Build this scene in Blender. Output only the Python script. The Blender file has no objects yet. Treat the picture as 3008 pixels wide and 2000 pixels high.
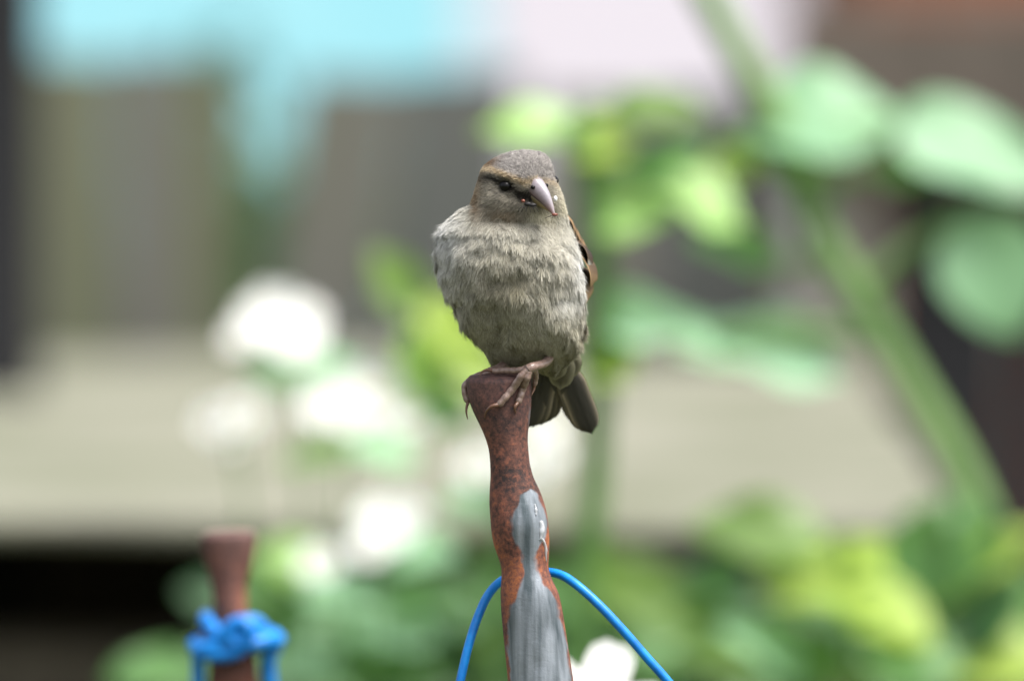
import bpy, math, random
import numpy as np
from mathutils import Vector, Matrix, noise

rng = np.random.default_rng(7)
random.seed(7)
SC = bpy.context.scene
COL = SC.collection

# ------------------------------------------------------------------ camera
W_PX, H_PX = 3008.0, 2000.0
FOCAL, SENSOR = 300.0, 23.7
FPX = FOCAL / SENSOR * W_PX
DIST = 3.8
PITCH = math.atan(1500.0 / FPX)
cp, sp = math.cos(PITCH), math.sin(PITCH)
F = np.array([0.0, 0.0, 1.10])                 # point on the post the camera looks at
AX = np.array([0.0, cp, -sp]); UP = np.array([0.0, sp, cp]); RT = np.array([1.0, 0.0, 0.0])
CAM = F - AX * DIST

cd = bpy.data.cameras.new('camera'); cam = bpy.data.objects.new('camera', cd); COL.objects.link(cam)
cam.location = CAM; cam.rotation_euler = (math.pi / 2 - PITCH, 0, 0)
cd.lens = FOCAL; cd.sensor_width = SENSOR; cd.clip_start = 0.1; cd.clip_end = 500
cd.dof.use_dof = True; cd.dof.focus_distance = DIST - 0.016; cd.dof.aperture_fstop = 6.0
SC.camera = cam

# ------------------------------------------------------------------ world and sun (bright overcast)
to_sun = Vector((0.36, -0.22, 0.90)).normalized()
wd = bpy.data.worlds.new('World'); SC.world = wd; wd.use_nodes = True
nt = wd.node_tree; nt.nodes.clear()
sky = nt.nodes.new('ShaderNodeTexSky'); sky.sky_type = 'NISHITA'; sky.sun_disc = False
sky.sun_elevation = math.asin(to_sun.z); sky.sun_rotation = math.atan2(to_sun.x, to_sun.y)
sky.dust_density = 4.0; sky.air_density = 1.0; sky.ozone_density = 1.0
hs = nt.nodes.new('ShaderNodeHueSaturation'); hs.inputs['Saturation'].default_value = 0.35
bg = nt.nodes.new('ShaderNodeBackground'); bg.inputs['Strength'].default_value = 0.10
wo = nt.nodes.new('ShaderNodeOutputWorld')
nt.links.new(sky.outputs[0], hs.inputs['Color']); nt.links.new(hs.outputs[0], bg.inputs[0]); nt.links.new(bg.outputs[0], wo.inputs[0])
sd = bpy.data.lights.new('sun', 'SUN'); sd.energy = 2.0; sd.angle = math.radians(25); sd.color = (1.0, 0.97, 0.92)
sun = bpy.data.objects.new('sun', sd); COL.objects.link(sun); sun.location = (2, -1, 6)
sun.rotation_euler = (-to_sun).to_track_quat('-Z', 'Y').to_euler()
SC.view_settings.view_transform = 'Standard'; SC.view_settings.look = 'None'
SC.view_settings.gamma = 1.0; SC.view_settings.use_curve_mapping = False
SC.view_settings.exposure = 1.5
SC.render.engine = 'CYCLES'
SC.cycles.use_denoising = True
SC.cycles.max_bounces = 6; SC.cycles.transparent_max_bounces = 6


def P(px, py, D):
    """pixel + depth along the view axis -> world point"""
    return CAM + AX * D + RT * ((px - W_PX / 2) / FPX * D) + UP * ((H_PX / 2 - py) / FPX * D)


# ------------------------------------------------------------------ helpers
def tag(o, label=None, cat=None, group=None, kind=None):
    if label: o['label'] = label
    if cat: o['category'] = cat
    if group: o['group'] = group
    if kind: o['kind'] = kind
    return o


def empty(name, loc, rot=(0, 0, 0)):
    o = bpy.data.objects.new(name, None); COL.objects.link(o)
    o.empty_display_size = 0.02; o.location = loc; o.rotation_euler = rot
    return o


def link(name, me, mat, parent=None, loc=None):
    o = bpy.data.objects.new(name, me); COL.objects.link(o)
    if mat and not me.materials: me.materials.append(mat)
    if parent: o.parent = parent
    if loc is not None: o.location = loc
    return o


def mk(name, V, Fc, mat, parent=None, col=None, smooth=True, attrs=None, org=None):
    """one mesh object; world-space V is made relative to org (or the parent's location)"""
    V = np.asarray(V, dtype=np.float64)
    if org is None:
        org = np.array(parent.location) if (parent is not None and parent.rotation_euler.x == 0) else np.zeros(3)
    me = bpy.data.meshes.new(name)
    me.from_pydata((V - org).tolist(), [], [tuple(int(i) for i in f) for f in Fc])
    if smooth: me.polygons.foreach_set('use_smooth', [True] * len(me.polygons))
    if col is not None: add_col(me, col)
    for k, v in (attrs or {}).items():
        a = me.attributes.new(k, 'FLOAT', 'POINT'); a.data.foreach_set('value', np.asarray(v, dtype=np.float32))
    me.update()
    o = link(name, me, mat, parent)
    if parent is None: o.location = org
    return o


def add_col(me, col):
    c = np.ones((len(me.vertices), 4), dtype=np.float32); c[:, :3] = col
    a = me.attributes.new('Col', 'FLOAT_COLOR', 'POINT'); a.data.foreach_set('color', c.ravel())


def fast_mesh(name, V, quads, tris, col):
    me = bpy.data.meshes.new(name)
    nq, ntt = len(quads), len(tris)
    me.vertices.add(len(V)); me.vertices.foreach_set('co', V.astype(np.float32).ravel())
    me.loops.add(nq * 4 + ntt * 3)
    me.loops.foreach_set('vertex_index', np.concatenate([quads.ravel(), tris.ravel()]).astype(np.int32))
    me.polygons.add(nq + ntt)
    st = np.concatenate([np.arange(nq) * 4, nq * 4 + np.arange(ntt) * 3]).astype(np.int32)
    me.polygons.foreach_set('loop_start', st)
    me.update(calc_edges=True); me.validate()
    add_col(me, col)
    return me


def crom(pts, n):
    """resample a polyline (any dimension) as a Catmull-Rom curve"""
    p = np.asarray(pts, dtype=np.float64)
    k = len(p)
    if k == 2:
        t = np.linspace(0, 1, n)[:, None]; return p[0] * (1 - t) + p[1] * t
    q = np.vstack([2 * p[0] - p[1], p, 2 * p[-1] - p[-2]])
    kn = np.concatenate([[0], np.cumsum(np.sqrt(np.linalg.norm(np.diff(q, axis=0), axis=1)) + 1e-9)])
    out = []
    for u in np.linspace(kn[1], kn[-2], n):
        i = int(np.clip(np.searchsorted(kn, u, side='right') - 1, 1, k - 1))
        t0, t1, t2, t3 = kn[i - 1:i + 3]; p0, p1, p2, p3 = q[i - 1:i + 3]
        a1 = p0 * (t1 - u) / (t1 - t0) + p1 * (u - t0) / (t1 - t0); a2 = p1 * (t2 - u) / (t2 - t1) + p2 * (u - t1) / (t2 - t1); a3 = p2 * (t3 - u) / (t3 - t2) + p3 * (u - t2) / (t3 - t2)
        b1 = a1 * (t2 - u) / (t2 - t0) + a2 * (u - t0) / (t2 - t0); b2 = a2 * (t3 - u) / (t3 - t1) + a3 * (u - t1) / (t3 - t1)
        out.append(b1 * (t2 - u) / (t2 - t1) + b2 * (u - t1) / (t2 - t1))
    return np.array(out)


def tube(pts, rad, seg=10):
    p = np.asarray(pts, dtype=np.float64); n = len(p)
    rad = np.broadcast_to(np.asarray(rad, dtype=np.float64), (n,))
    V, Fc = [], []
    tang = np.gradient(p, axis=0); tang /= np.linalg.norm(tang, axis=1)[:, None] + 1e-12
    ref = np.array([0, 1.0, 0.13]);
    if abs(tang[0] @ ref) > 0.9: ref = np.array([1.0, 0, 0.2])
    a = np.cross(tang[0], ref); a /= np.linalg.norm(a)
    for i in range(n):
        a = a - tang[i] * (a @ tang[i]); a /= np.linalg.norm(a) + 1e-12
        b = np.cross(tang[i], a)
        for k in range(seg):
            th = 2 * math.pi * k / seg
            V.append(p[i] + rad[i] * (math.cos(th) * a + math.sin(th) * b))
    for i in range(n - 1):
        for k in range(seg):
            k2 = (k + 1) % seg
            Fc.append((i * seg + k, i * seg + k2, (i + 1) * seg + k2, (i + 1) * seg + k))
    Fc.append(tuple(range(seg - 1, -1, -1))); Fc.append(tuple(range((n - 1) * seg, n * seg)))
    return np.array(V), Fc


def join(parts):
    V, Fc, off = [], [], 0
    for v, f in parts:
        V.append(v); Fc += [tuple(i + off for i in ff) for ff in f]; off += len(v)
    return np.vstack(V), Fc


def box(c, s, rz=0.0, taper=None):
    """bevel-free box, centre c, size s"""
    x, y, z = [q / 2 for q in s]
    v = np.array([[-x, -y, -z], [x, -y, -z], [x, y, -z], [-x, y, -z], [-x, -y, z], [x, -y, z], [x, y, z], [-x, y, z]])
    cr, sr = math.cos(rz), math.sin(rz)
    v = v @ np.array([[cr, sr, 0], [-sr, cr, 0], [0, 0, 1]])
    return v + np.asarray(c), [(0, 3, 2, 1), (4, 5, 6, 7), (0, 1, 5, 4), (1, 2, 6, 5), (2, 3, 7, 6), (3, 0, 4, 7)]


def ellipsoid(c, r, nu=14, nv=10, rot=None):
    V, Fc = [], []
    for j in range(nv + 1):
        ph = math.pi * j / nv
        for i in range(nu):
            th = 2 * math.pi * i / nu
            V.append((math.sin(ph) * math.cos(th), math.sin(ph) * math.sin(th), math.cos(ph)))
    V = np.array(V) * np.asarray(r)
    if rot is not None: V = V @ np.asarray(rot).T
    for j in range(nv):
        for i in range(nu):
            i2 = (i + 1) % nu
            Fc.append((j * nu + i, (j + 1) * nu + i, (j + 1) * nu + i2, j * nu + i2))
    return V + np.asarray(c), Fc


# ------------------------------------------------------------------ materials
def mat(name, color=(0.5, 0.5, 0.5), rough=0.7, spec=0.4, trans=0.0, metallic=0.0):
    m = bpy.data.materials.new(name); m.use_nodes = True
    b = m.node_tree.nodes['Principled BSDF']
    b.inputs['Base Color'].default_value = (*color, 1); b.inputs['Roughness'].default_value = rough
    b.inputs['Specular IOR Level'].default_value = spec; b.inputs['Metallic'].default_value = metallic
    return m


def nodes(m): return m.node_tree.nodes, m.node_tree.links, m.node_tree.nodes['Principled BSDF']


def add_translucent(m, fac, colsock=None, color=None):
    N, L, b = nodes(m)
    out = N['Material Output']
    tr = N.new('ShaderNodeBsdfTranslucent'); mx = N.new('ShaderNodeMixShader'); mx.inputs[0].default_value = fac
    if colsock is not None: L.new(colsock, tr.inputs['Color'])
    else: tr.inputs['Color'].default_value = (*color, 1)
    L.new(b.outputs[0], mx.inputs[1]); L.new(tr.outputs[0], mx.inputs[2]); L.new(mx.outputs[0], out.inputs['Surface'])


def noise_ramp(m, scale, stops, detail=6, rough=0.6, coord='Object', stretch=None, bump=0.0, bump_scale=None):
    """base colour = colour ramp of a noise texture"""
    N, L, b = nodes(m)
    tc = N.new('ShaderNodeTexCoord'); src = tc.outputs[coord]
    if stretch is not None:
        mp = N.new('ShaderNodeMapping'); mp.inputs['Scale'].default_value = stretch; L.new(src, mp.inputs[0]); src = mp.outputs[0]
    nz = N.new('ShaderNodeTexNoise'); nz.inputs['Scale'].default_value = scale; nz.inputs['Detail'].default_value = detail
    nz.inputs['Roughness'].default_value = rough
    L.new(src, nz.inputs['Vector'])
    cr = N.new('ShaderNodeValToRGB'); e = cr.color_ramp.elements
    while len(e) < len(stops): e.new(0.5)
    for k, (pos, c) in enumerate(stops): e[k].position = pos; e[k].color = (*c, 1)
    L.new(nz.outputs['Fac'], cr.inputs[0]); L.new(cr.outputs[0], b.inputs['Base Color'])
    if bump:
        bp = N.new('ShaderNodeBump'); bp.inputs['Strength'].default_value = bump; bp.inputs['Distance'].default_value = bump_scale or 0.001
        L.new(nz.outputs['Fac'], bp.inputs['Height']); L.new(bp.outputs[0], b.inputs['Normal'])
    return cr.outputs[0], src


M = {}
# plumage: colour stored on each feather, painted face shade included
m = M['plumage'] = mat('plumage', rough=0.85, spec=0.12)
N, L, b = nodes(m); at = N.new('ShaderNodeAttribute'); at.attribute_name = 'Col'; L.new(at.outputs['Color'], b.inputs['Base Color'])
add_translucent(m, 0.22, at.outputs['Color'])
m = M['vane'] = mat('feather_vane', rough=0.6, spec=0.2)
N, L, b = nodes(m); at = N.new('ShaderNodeAttribute'); at.attribute_name = 'Col'; L.new(at.outputs['Color'], b.inputs['Base Color'])
m = M['bill'] = mat('bill_horn', rough=0.33, spec=0.5)
N, L, b = nodes(m); at = N.new('ShaderNodeAttribute'); at.attribute_name = 'Col'; L.new(at.outputs['Color'], b.inputs['Base Color'])
M['eye'] = mat('eye', (0.003, 0.0025, 0.0025), 0.3, 0.25)
m = M['toe'] = mat('toe_skin', (0.33, 0.2, 0.15), 0.3, 0.6)
noise_ramp(m, 900, [(0.3, (0.16, 0.10, 0.078)), (0.7, (0.33, 0.235, 0.195))])
M['claw'] = mat('claw_horn', (0.16, 0.08, 0.05), 0.35, 0.5)
M['black'] = mat('insect_shell', (0.02, 0.018, 0.018), 0.55, 0.3)
M['red'] = mat('insect_red', (0.17, 0.05, 0.03), 0.4, 0.5)
M['white_bit'] = mat('pale_crumb', (0.8, 0.8, 0.78), 0.5, 0.4)


def rust_material(name, galv):
    m = mat(name, rough=0.75, spec=0.35)
    N, L, b = nodes(m)
    tc = N.new('ShaderNodeTexCoord'); src = tc.outputs['Object']
    n1 = N.new('ShaderNodeTexNoise'); n1.inputs['Scale'].default_value = 650; n1.inputs['Detail'].default_value = 8; n1.inputs['Roughness'].default_value = 0.75
    n2 = N.new('ShaderNodeTexNoise'); n2.inputs['Scale'].default_value = 60; n2.inputs['Detail'].default_value = 4
    L.new(src, n1.inputs[0]); L.new(src, n2.inputs[0])
    r1 = N.new('ShaderNodeValToRGB'); e = r1.color_ramp.elements
    st = [(0.30, (0.025, 0.018, 0.018)), (0.44, (0.10, 0.042, 0.03)), (0.55, (0.19, 0.07, 0.045)), (0.70, (0.36, 0.12, 0.045))]
    while len(e) < 4: e.new(0.5)
    for k, (p_, c) in enumerate(st): e[k].position = p_; e[k].color = (*c, 1)
    mixn = N.new('ShaderNodeMath'); mixn.operation = 'MULTIPLY_ADD'; mixn.inputs[1].default_value = 0.75; L.new(n2.outputs['Fac'], mixn.inputs[0])
    sbn = N.new('ShaderNodeMath'); sbn.operation = 'SUBTRACT'; sbn.inputs[1].default_value = 0.375; L.new(n1.outputs['Fac'], sbn.inputs[0]); L.new(sbn.outputs[0], mixn.inputs[2])
    L.new(mixn.outputs[0], r1.inputs[0])
    # upper, greyer oxide near the top of the stake
    hat = N.new('ShaderNodeAttribute'); hat.attribute_name = 'topness'
    mixt = N.new('ShaderNodeMix'); mixt.data_type = 'RGBA'
    r2 = N.new('ShaderNodeValToRGB'); e = r2.color_ramp.elements
    e[0].position = 0.35; e[0].color = (0.035, 0.026, 0.028, 1); e[1].position = 0.72; e[1].color = (0.21, 0.10, 0.08, 1)
    L.new(n1.outputs['Fac'], r2.inputs[0])
    L.new(hat.outputs['Fac'], mixt.inputs['Factor']); L.new(r1.outputs[0], mixt.inputs['A']); L.new(r2.outputs[0], mixt.inputs['B'])
    col = mixt.outputs['Result']
    rough = None
    if galv:
        ga = N.new('ShaderNodeAttribute'); ga.attribute_name = 'galv'
        ns = N.new('ShaderNodeTexNoise'); ns.inputs['Scale'].default_value = 160; ns.inputs['Detail'].default_value = 5; L.new(src, ns.inputs[0])
        ad = N.new('ShaderNodeMath'); ad.operation = 'MULTIPLY_ADD'; ad.inputs[1].default_value = 0.7; L.new(ns.outputs['Fac'], ad.inputs[0]); 
        sb = N.new('ShaderNodeMath'); sb.operation = 'SUBTRACT'; sb.inputs[1].default_value = 0.35; L.new(ga.outputs['Fac'], sb.inputs[0]); L.new(sb.outputs[0], ad.inputs[2])
        ss = N.new('ShaderNodeMapRange'); ss.interpolation_type = 'SMOOTHSTEP'; ss.inputs['From Min'].default_value = 0.42; ss.inputs['From Max'].default_value = 0.62
        L.new(ad.outputs[0], ss.inputs['Value'])
        mp = N.new('ShaderNodeMapping'); mp.inputs['Scale'].default_value = (300, 300, 16); L.new(src, mp.inputs[0])
        nz = N.new('ShaderNodeTexNoise'); nz.inputs['Scale'].default_value = 1.0; nz.inputs['Detail'].default_value = 6; L.new(mp.outputs[0], nz.inputs[0])
        rg = N.new('ShaderNodeValToRGB'); e = rg.color_ramp.elements
        e[0].position = 0.34; e[0].color = (0.07, 0.09, 0.10, 1); e[1].position = 0.66; e[1].color = (0.31, 0.34, 0.375, 1)
        L.new(nz.outputs['Fac'], rg.inputs[0])
        mx = N.new('ShaderNodeMix'); mx.data_type = 'RGBA'
        L.new(ss.outputs[0], mx.inputs['Factor']); L.new(col, mx.inputs['A']); L.new(rg.outputs[0], mx.inputs['B'])
        col = mx.outputs['Result']
        rr = N.new('ShaderNodeMapRange'); rr.inputs['To Min'].default_value = 0.72; rr.inputs['To Max'].default_value = 0.42
        L.new(ss.outputs[0], rr.inputs['Value']); L.new(rr.outputs[0], b.inputs['Roughness'])
        mm = N.new('ShaderNodeMath'); mm.operation = 'MULTIPLY'; mm.inputs[1].default_value = 0.35
        L.new(ss.outputs[0], mm.inputs[0]); L.new(mm.outputs[0], b.inputs['Metallic'])
    L.new(col, b.inputs['Base Color'])
    bp = N.new('ShaderNodeBump'); bp.inputs['Strength'].default_value = 0.45; bp.inputs['Distance'].default_value = 0.0004
    L.new(n1.outputs['Fac'], bp.inputs['Height']); L.new(bp.outputs[0], b.inputs['Normal'])
    return m


M['rust'] = rust_material('rusty_iron', False)
M['rust_galv'] = rust_material('rust_over_zinc', True)
m = M['drip'] = mat('water_drip', (0.9, 0.92, 0.95), 0.06, 0.7); nodes(m)[2].inputs['Transmission Weight'].default_value = 0.55
m = M['cord'] = mat('blue_cord', (0.0, 0.19, 0.62), 0.42, 0.45)
noise_ramp(m, 260, [(0.3, (0.0, 0.13, 0.50)), (0.7, (0.0, 0.25, 0.72))], detail=4)


def leaf_material(name, c1, c2, tr, rough=0.42):
    m = mat(name, rough=rough, spec=0.5)
    out, _ = noise_ramp(m, 60, [(0.35, c1), (0.65, c2)], detail=3)
    N, L, b = nodes(m)
    g = N.new('ShaderNodeMix'); g.data_type = 'RGBA'; g.blend_type = 'MULTIPLY'; g.inputs['Factor'].default_value = 1.0
    g.inputs['B'].default_value = (1.5, 1.6, 0.6, 1)
    L.new(out, g.inputs['A'])
    add_translucent(m, tr, g.outputs['Result'])
    return m


M['mint'] = leaf_material('leaf_mint', (0.17, 0.33, 0.18), (0.22, 0.40, 0.23), 0.25, 0.45)
M['yel'] = leaf_material('leaf_yellow_green', (0.28, 0.40, 0.06), (0.38, 0.50, 0.10), 0.40)
M['pale'] = leaf_material('leaf_pale_green', (0.26, 0.44, 0.13), (0.32, 0.50, 0.17), 0.35)
M['green'] = leaf_material('leaf_green', (0.075, 0.19, 0.05), (0.11, 0.24, 0.065), 0.30)
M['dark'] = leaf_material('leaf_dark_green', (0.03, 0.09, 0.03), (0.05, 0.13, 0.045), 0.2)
M['olive'] = leaf_material('leaf_olive_green', (0.085, 0.17, 0.02), (0.125, 0.22, 0.03), 0.35)
M['mintbright'] = leaf_material('leaf_silvery_mint', (0.30, 0.52, 0.33), (0.36, 0.58, 0.39), 0.3, 0.5)
M['mintpale'] = leaf_material('leaf_pale_mint', (0.24, 0.46, 0.25), (0.30, 0.52, 0.31), 0.3, 0.5)
M['stem'] = mat('plant_stem', (0.13, 0.24, 0.06), 0.5, 0.4)
noise_ramp(M['stem'], 40, [(0.3, (0.06, 0.15, 0.03)), (0.7, (0.10, 0.20, 0.045))])
M['stem_light'] = mat('pale_stalk', rough=0.5, spec=0.4)
noise_ramp(M['stem_light'], 30, [(0.3, (0.11, 0.21, 0.06)), (0.7, (0.17, 0.28, 0.09))])
m = M['petal'] = mat('white_petal', (0.88, 0.88, 0.86), 0.55, 0.3); add_translucent(m, 0.45, color=(0.92, 0.92, 0.9))
M['petal_centre'] = mat('flower_centre', (0.62, 0.48, 0.14), 0.7, 0.2)
m = M['concrete'] = mat('pale_concrete', rough=0.85, spec=0.25)
noise_ramp(m, 5, [(0.30, (0.095, 0.105, 0.06)), (0.5, (0.17, 0.172, 0.125)), (0.70, (0.24, 0.23, 0.19))], detail=8, bump=0.4, bump_scale=0.003)
m = M['soil'] = mat('garden_soil', rough=0.95, spec=0.1)
noise_ramp(m, 3, [(0.3, (0.035, 0.03, 0.02)), (0.6, (0.08, 0.09, 0.04)), (0.8, (0.07, 0.12, 0.04))], detail=8)


def board_material(name, a, b_, c):
    m = mat(name, rough=0.85, spec=0.2)
    noise_ramp(m, 1.0, [(0.3, a), (0.52, b_), (0.72, c)], detail=6, stretch=(26, 26, 2.2), bump=0.3, bump_scale=0.002)
    return m


M['board'] = board_material('weathered_board', (0.10, 0.095, 0.085), (0.145, 0.14, 0.125), (0.15, 0.16, 0.095))
M['board_brown'] = board_material('brown_board', (0.08, 0.068, 0.056), (0.125, 0.105, 0.088), (0.155, 0.13, 0.108))
M['board_moss'] = board_material('mossy_board', (0.10, 0.11, 0.06), (0.135, 0.145, 0.085), (0.15, 0.15, 0.11))
M['board_grey'] = board_material('grey_green_board', (0.075, 0.08, 0.075), (0.11, 0.115, 0.105), (0.14, 0.135, 0.125))
M['board_pale'] = board_material('pale_weathered_board', (0.20, 0.19, 0.165), (0.27, 0.255, 0.225), (0.30, 0.29, 0.25))
M['board_dark'] = board_material('dark_stain_and_shade_board', (0.012, 0.013, 0.015), (0.025, 0.025, 0.027), (0.04, 0.038, 0.036))  # dark stain; on the gate boards it stands in for shade
M['turquoise'] = board_material('turquoise_paint', (0.10, 0.25, 0.29), (0.13, 0.28, 0.31), (0.18, 0.31, 0.33))
M['render'] = mat('whitewash', (0.27, 0.255, 0.275), 0.9, 0.2)
m = M['brick'] = mat('brick_wall', rough=0.9, spec=0.15)
N, L, b = nodes(m); tc = N.new('ShaderNodeTexCoord'); mp = N.new('ShaderNodeMapping'); mp.inputs['Rotation'].default_value = (math.pi / 2, 0, 0)
br = N.new('ShaderNodeTexBrick'); br.inputs['Scale'].default_value = 4.4
br.inputs['Color1'].default_value = (0.30, 0.10, 0.05, 1); br.inputs['Color2'].default_value = (0.22, 0.085, 0.05, 1); br.inputs['Mortar'].default_value = (0.25, 0.22, 0.19, 1)
L.new(tc.outputs['Object'], mp.inputs[0]); L.new(mp.outputs[0], br.inputs[0]); L.new(br.outputs[0], b.inputs['Base Color'])
M['roof'] = mat('roof_felt', (0.06, 0.06, 0.065), 0.9, 0.2)

# ================================================================== THE SETTING
g = 60.0
mk('ground', np.array([[-g, -g, 0], [g, -g, 0], [g, g * 2, 0], [-g, g * 2, 0]]), [(0, 1, 2, 3)], M['soil'], smooth=False)
tag(bpy.data.objects['ground'], kind='structure')


def rough_board(name, x0, x1, y, z0, z1, th, parent, material, lean=0.0, seed=0):
    """an upright plank with a slightly uneven sawn top and waney sides"""
    r = random.Random(seed)
    V, Fc = [], []
    n = 9
    for i in range(n):
        t = i / (n - 1); z = z0 + (z1 - z0) * t
        dx = lean * (z - z1)
        a = x0 + dx + r.uniform(-1, 1) * 0.0015; c = x1 + dx + r.uniform(-1, 1) * 0.0015
        zz = [z] * 4
        if i == n - 1: zz = [z + r.uniform(-.002, .002) for _ in range(4)]
        V += [(a, y - th / 2, zz[0]), (c, y - th / 2, zz[1]), (c, y + th / 2, zz[2]), (a, y + th / 2, zz[3])]
    for i in range(n - 1):
        for k in range(4):
            k2 = (k + 1) % 4
            Fc.append((i * 4 + k, i * 4 + k2, i * 4 + 4 + k2, i * 4 + 4 + k))
    Fc += [(3, 2, 1, 0), tuple((n - 1) * 4 + k for k in range(4))]
    return mk(name, np.array(V), Fc, material, parent, smooth=False)


# --- weathered picket fence about 6.5 m away
FD = 7.3
def zrow(py, D): return P(0, py, D)[2]
def xcol(px, D): return P(px, 0, D)[0]
FY = P(1504, 1000, FD)[1]
fence = empty('wooden_fence', (xcol(900, FD), FY, 0))
tag(fence, 'weathered grey fence of wide upright boards behind the concrete slab', 'fence')
bw = [(-620, -40, 150, 0.0, 'board'), (95, 330, 172, 0.0, 'board_moss'), (338, 552, 160, 0.0, 'board'), (560, 705, 166, 0.0, 'board_moss'), (890, 1190, 228, 0.14, 'board'), (1200, 1540, 215, 0.10, 'board_grey'), (1600, 1930, 290, 0.0, 'board'), (1940, 2296, 280, 0.0, 'board_grey')]
for k, (a, c, top, ln, mt) in enumerate(bw):
    rough_board('board', xcol(a, FD), xcol(c, FD), FY, 0.0, zrow(top, FD), 0.022, fence, M[mt], ln, k)
for zz in (0.25, 0.78):
    v, f = box((xcol(800, FD), FY + 0.032, zz), (0.75, 0.04, 0.07)); mk('rail', v, f, M['board'], fence, smooth=False)
# dark post at the fence's near end
pd = 6.6
v, f = join([box((xcol(-30, pd), P(0, 900, pd)[1], 0.62), (0.05, 0.05, 1.24))])
dp = mk('fence_post', v, f, M['board_dark'], smooth=False, org=np.array([xcol(-10, pd), P(0, 900, pd)[1], 0]))
tag(dp, 'near-black stained square fence post beside the weathered boards', 'post')
# --- gate of brown and dark boards on the right
gd = 7.2; GY = P(1504, 1000, gd)[1]
gate = empty('garden_gate', (xcol(2700, gd), GY, 0))
tag(gate, 'gate with brown top board and upright boards painted dark as shade behind the thick stalk', 'gate')
rough_board('post', xcol(2312, gd), xcol(2590, gd), GY, 0.0, zrow(60, gd), 0.03, gate, M['board_pale'], 0, 20)
for k, (a, c) in enumerate([(2604, 2960), (2968, 3320), (3328, 3700)]):
    rough_board('board', xcol(a, gd), xcol(c, gd), GY + .004, 0.03, zrow(400, gd), 0.018, gate, M['board_dark'], 0, 21 + k)  # dark colour stands in for the shadowed gap under the top board
v, f = box((xcol(3006, gd), GY - .027, (zrow(40, gd) + zrow(500, gd)) / 2), (xcol(3700, gd) - xcol(2312, gd), 0.02, zrow(40, gd) - zrow(500, gd))); mk('top_board', v, f, M['board_brown'], gate, smooth=False)
v, f = box((xcol(3150, gd), GY + 0.03, .3), (0.20, 0.03, 0.07)); mk('rail', v, f, M['board_dark'], gate, smooth=False)

# --- buildings beyond the fence
def shed(name, x0, x1, y, h, depth, wall, label, cat, roofmat, boards=0):
    e = empty(name, ((x0 + x1) / 2, y, 0)); tag(e, label, cat)
    v, f = box(((x0 + x1) / 2, y + depth / 2, h / 2), (x1 - x0, depth, h)); mk('wall', v, f, wall, e, smooth=False)
    V = np.array([[x0 - .1, y - .12, h], [x1 + .1, y - .12, h], [x1 + .1, y + depth + .1, h], [x0 - .1, y + depth + .1, h],
                  [x0 - .1, y + depth / 2, h + depth * .3], [x1 + .1, y + depth / 2, h + depth * .3]])
    mk('roof', V + np.array([0, 0, 0.004]), [(0, 1, 5, 4), (2, 3, 4, 5), (0, 4, 3), (1, 2, 5), (0, 3, 2, 1)], roofmat, e, smooth=False)
    for i in range(boards):
        w = (x1 - x0) / boards
        v, f = box((x0 + w * (i + .5), y - 0.008, h / 2), (w - 0.012, 0.016, h - 0.02)); mk('board', v, f, wall, e, smooth=False)
    return e

sh = shed('garden_shed', xcol(-800, 13), xcol(1090, 13), P(0, 0, 13)[1], .74, 1.9, M['board_dark'], 'low shed with turquoise painted roof seen over the weathered fence', 'shed', M['turquoise'])
hs_ = shed('greenhouse', xcol(200, 22), xcol(2600, 22) + 3, P(0, 0, 22)[1], .5, 5, M['board_pale'], 'low greenhouse with whitewashed sloping roof beyond the turquoise shed', 'greenhouse', M['render'])
bh = shed('brick_outbuilding', xcol(2500, 9.5), xcol(2500, 9.5) + 2.4, P(0, 0, 9.5)[1], 2.3, 2.0, M['brick'], 'red brick outbuilding beyond the dark boarded gate', 'outbuilding', M['roof'])

# --- dark evergreen shrub showing through the fence's gaps
def shrub(name, c, size, n, lsize, material, label, seed):
    r = np.random.default_rng(seed)
    e = empty(name, (c[0], c[1], 0)); tag(e, label, 'shrub')
    u = r.normal(size=(n, 3)); u /= np.linalg.norm(u, axis=1)[:, None]
    u *= (r.random(n)[:, None]) ** 0.33
    lump = np.array([1 + 0.3 * noise.noise(Vector(q * 2.2)) for q in u])[:, None]
    pos = np.array(c) + u * lump * np.array(size)
    a = r.normal(size=(n, 3)); a /= np.linalg.norm(a, axis=1)[:, None]
    b_ = np.cross(a, r.normal(size=(n, 3))); b_ /= np.linalg.norm(b_, axis=1)[:, None]
    V = np.stack([pos - a * lsize, pos + b_ * lsize * .45, pos + a * lsize, pos - b_ * lsize * .45], axis=1).reshape(-1, 3)
    V[:, 2] = np.maximum(V[:, 2], 0.02)
    mk('foliage', V, np.arange(n * 4).reshape(-1, 4), material, e, smooth=False)['kind'] = 'stuff'
    v, f = tube([(c[0], c[1], 0), (c[0] + .01, c[1], c[2] * .6), (c[0] - .02, c[1], c[2])], [0.025, 0.02, 0.008], 8)
    mk('trunk', v, f, M['board_dark'], e)
    return e

c_ = P(840, 850, 9.0)
shrub('evergreen_shrub', (c_[0], c_[1], 0.60), (0.26, 0.2, 0.45), 6000, 0.022, M['dark'], 'dense dark evergreen shrub showing through the gap in the fence', 3)

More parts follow.
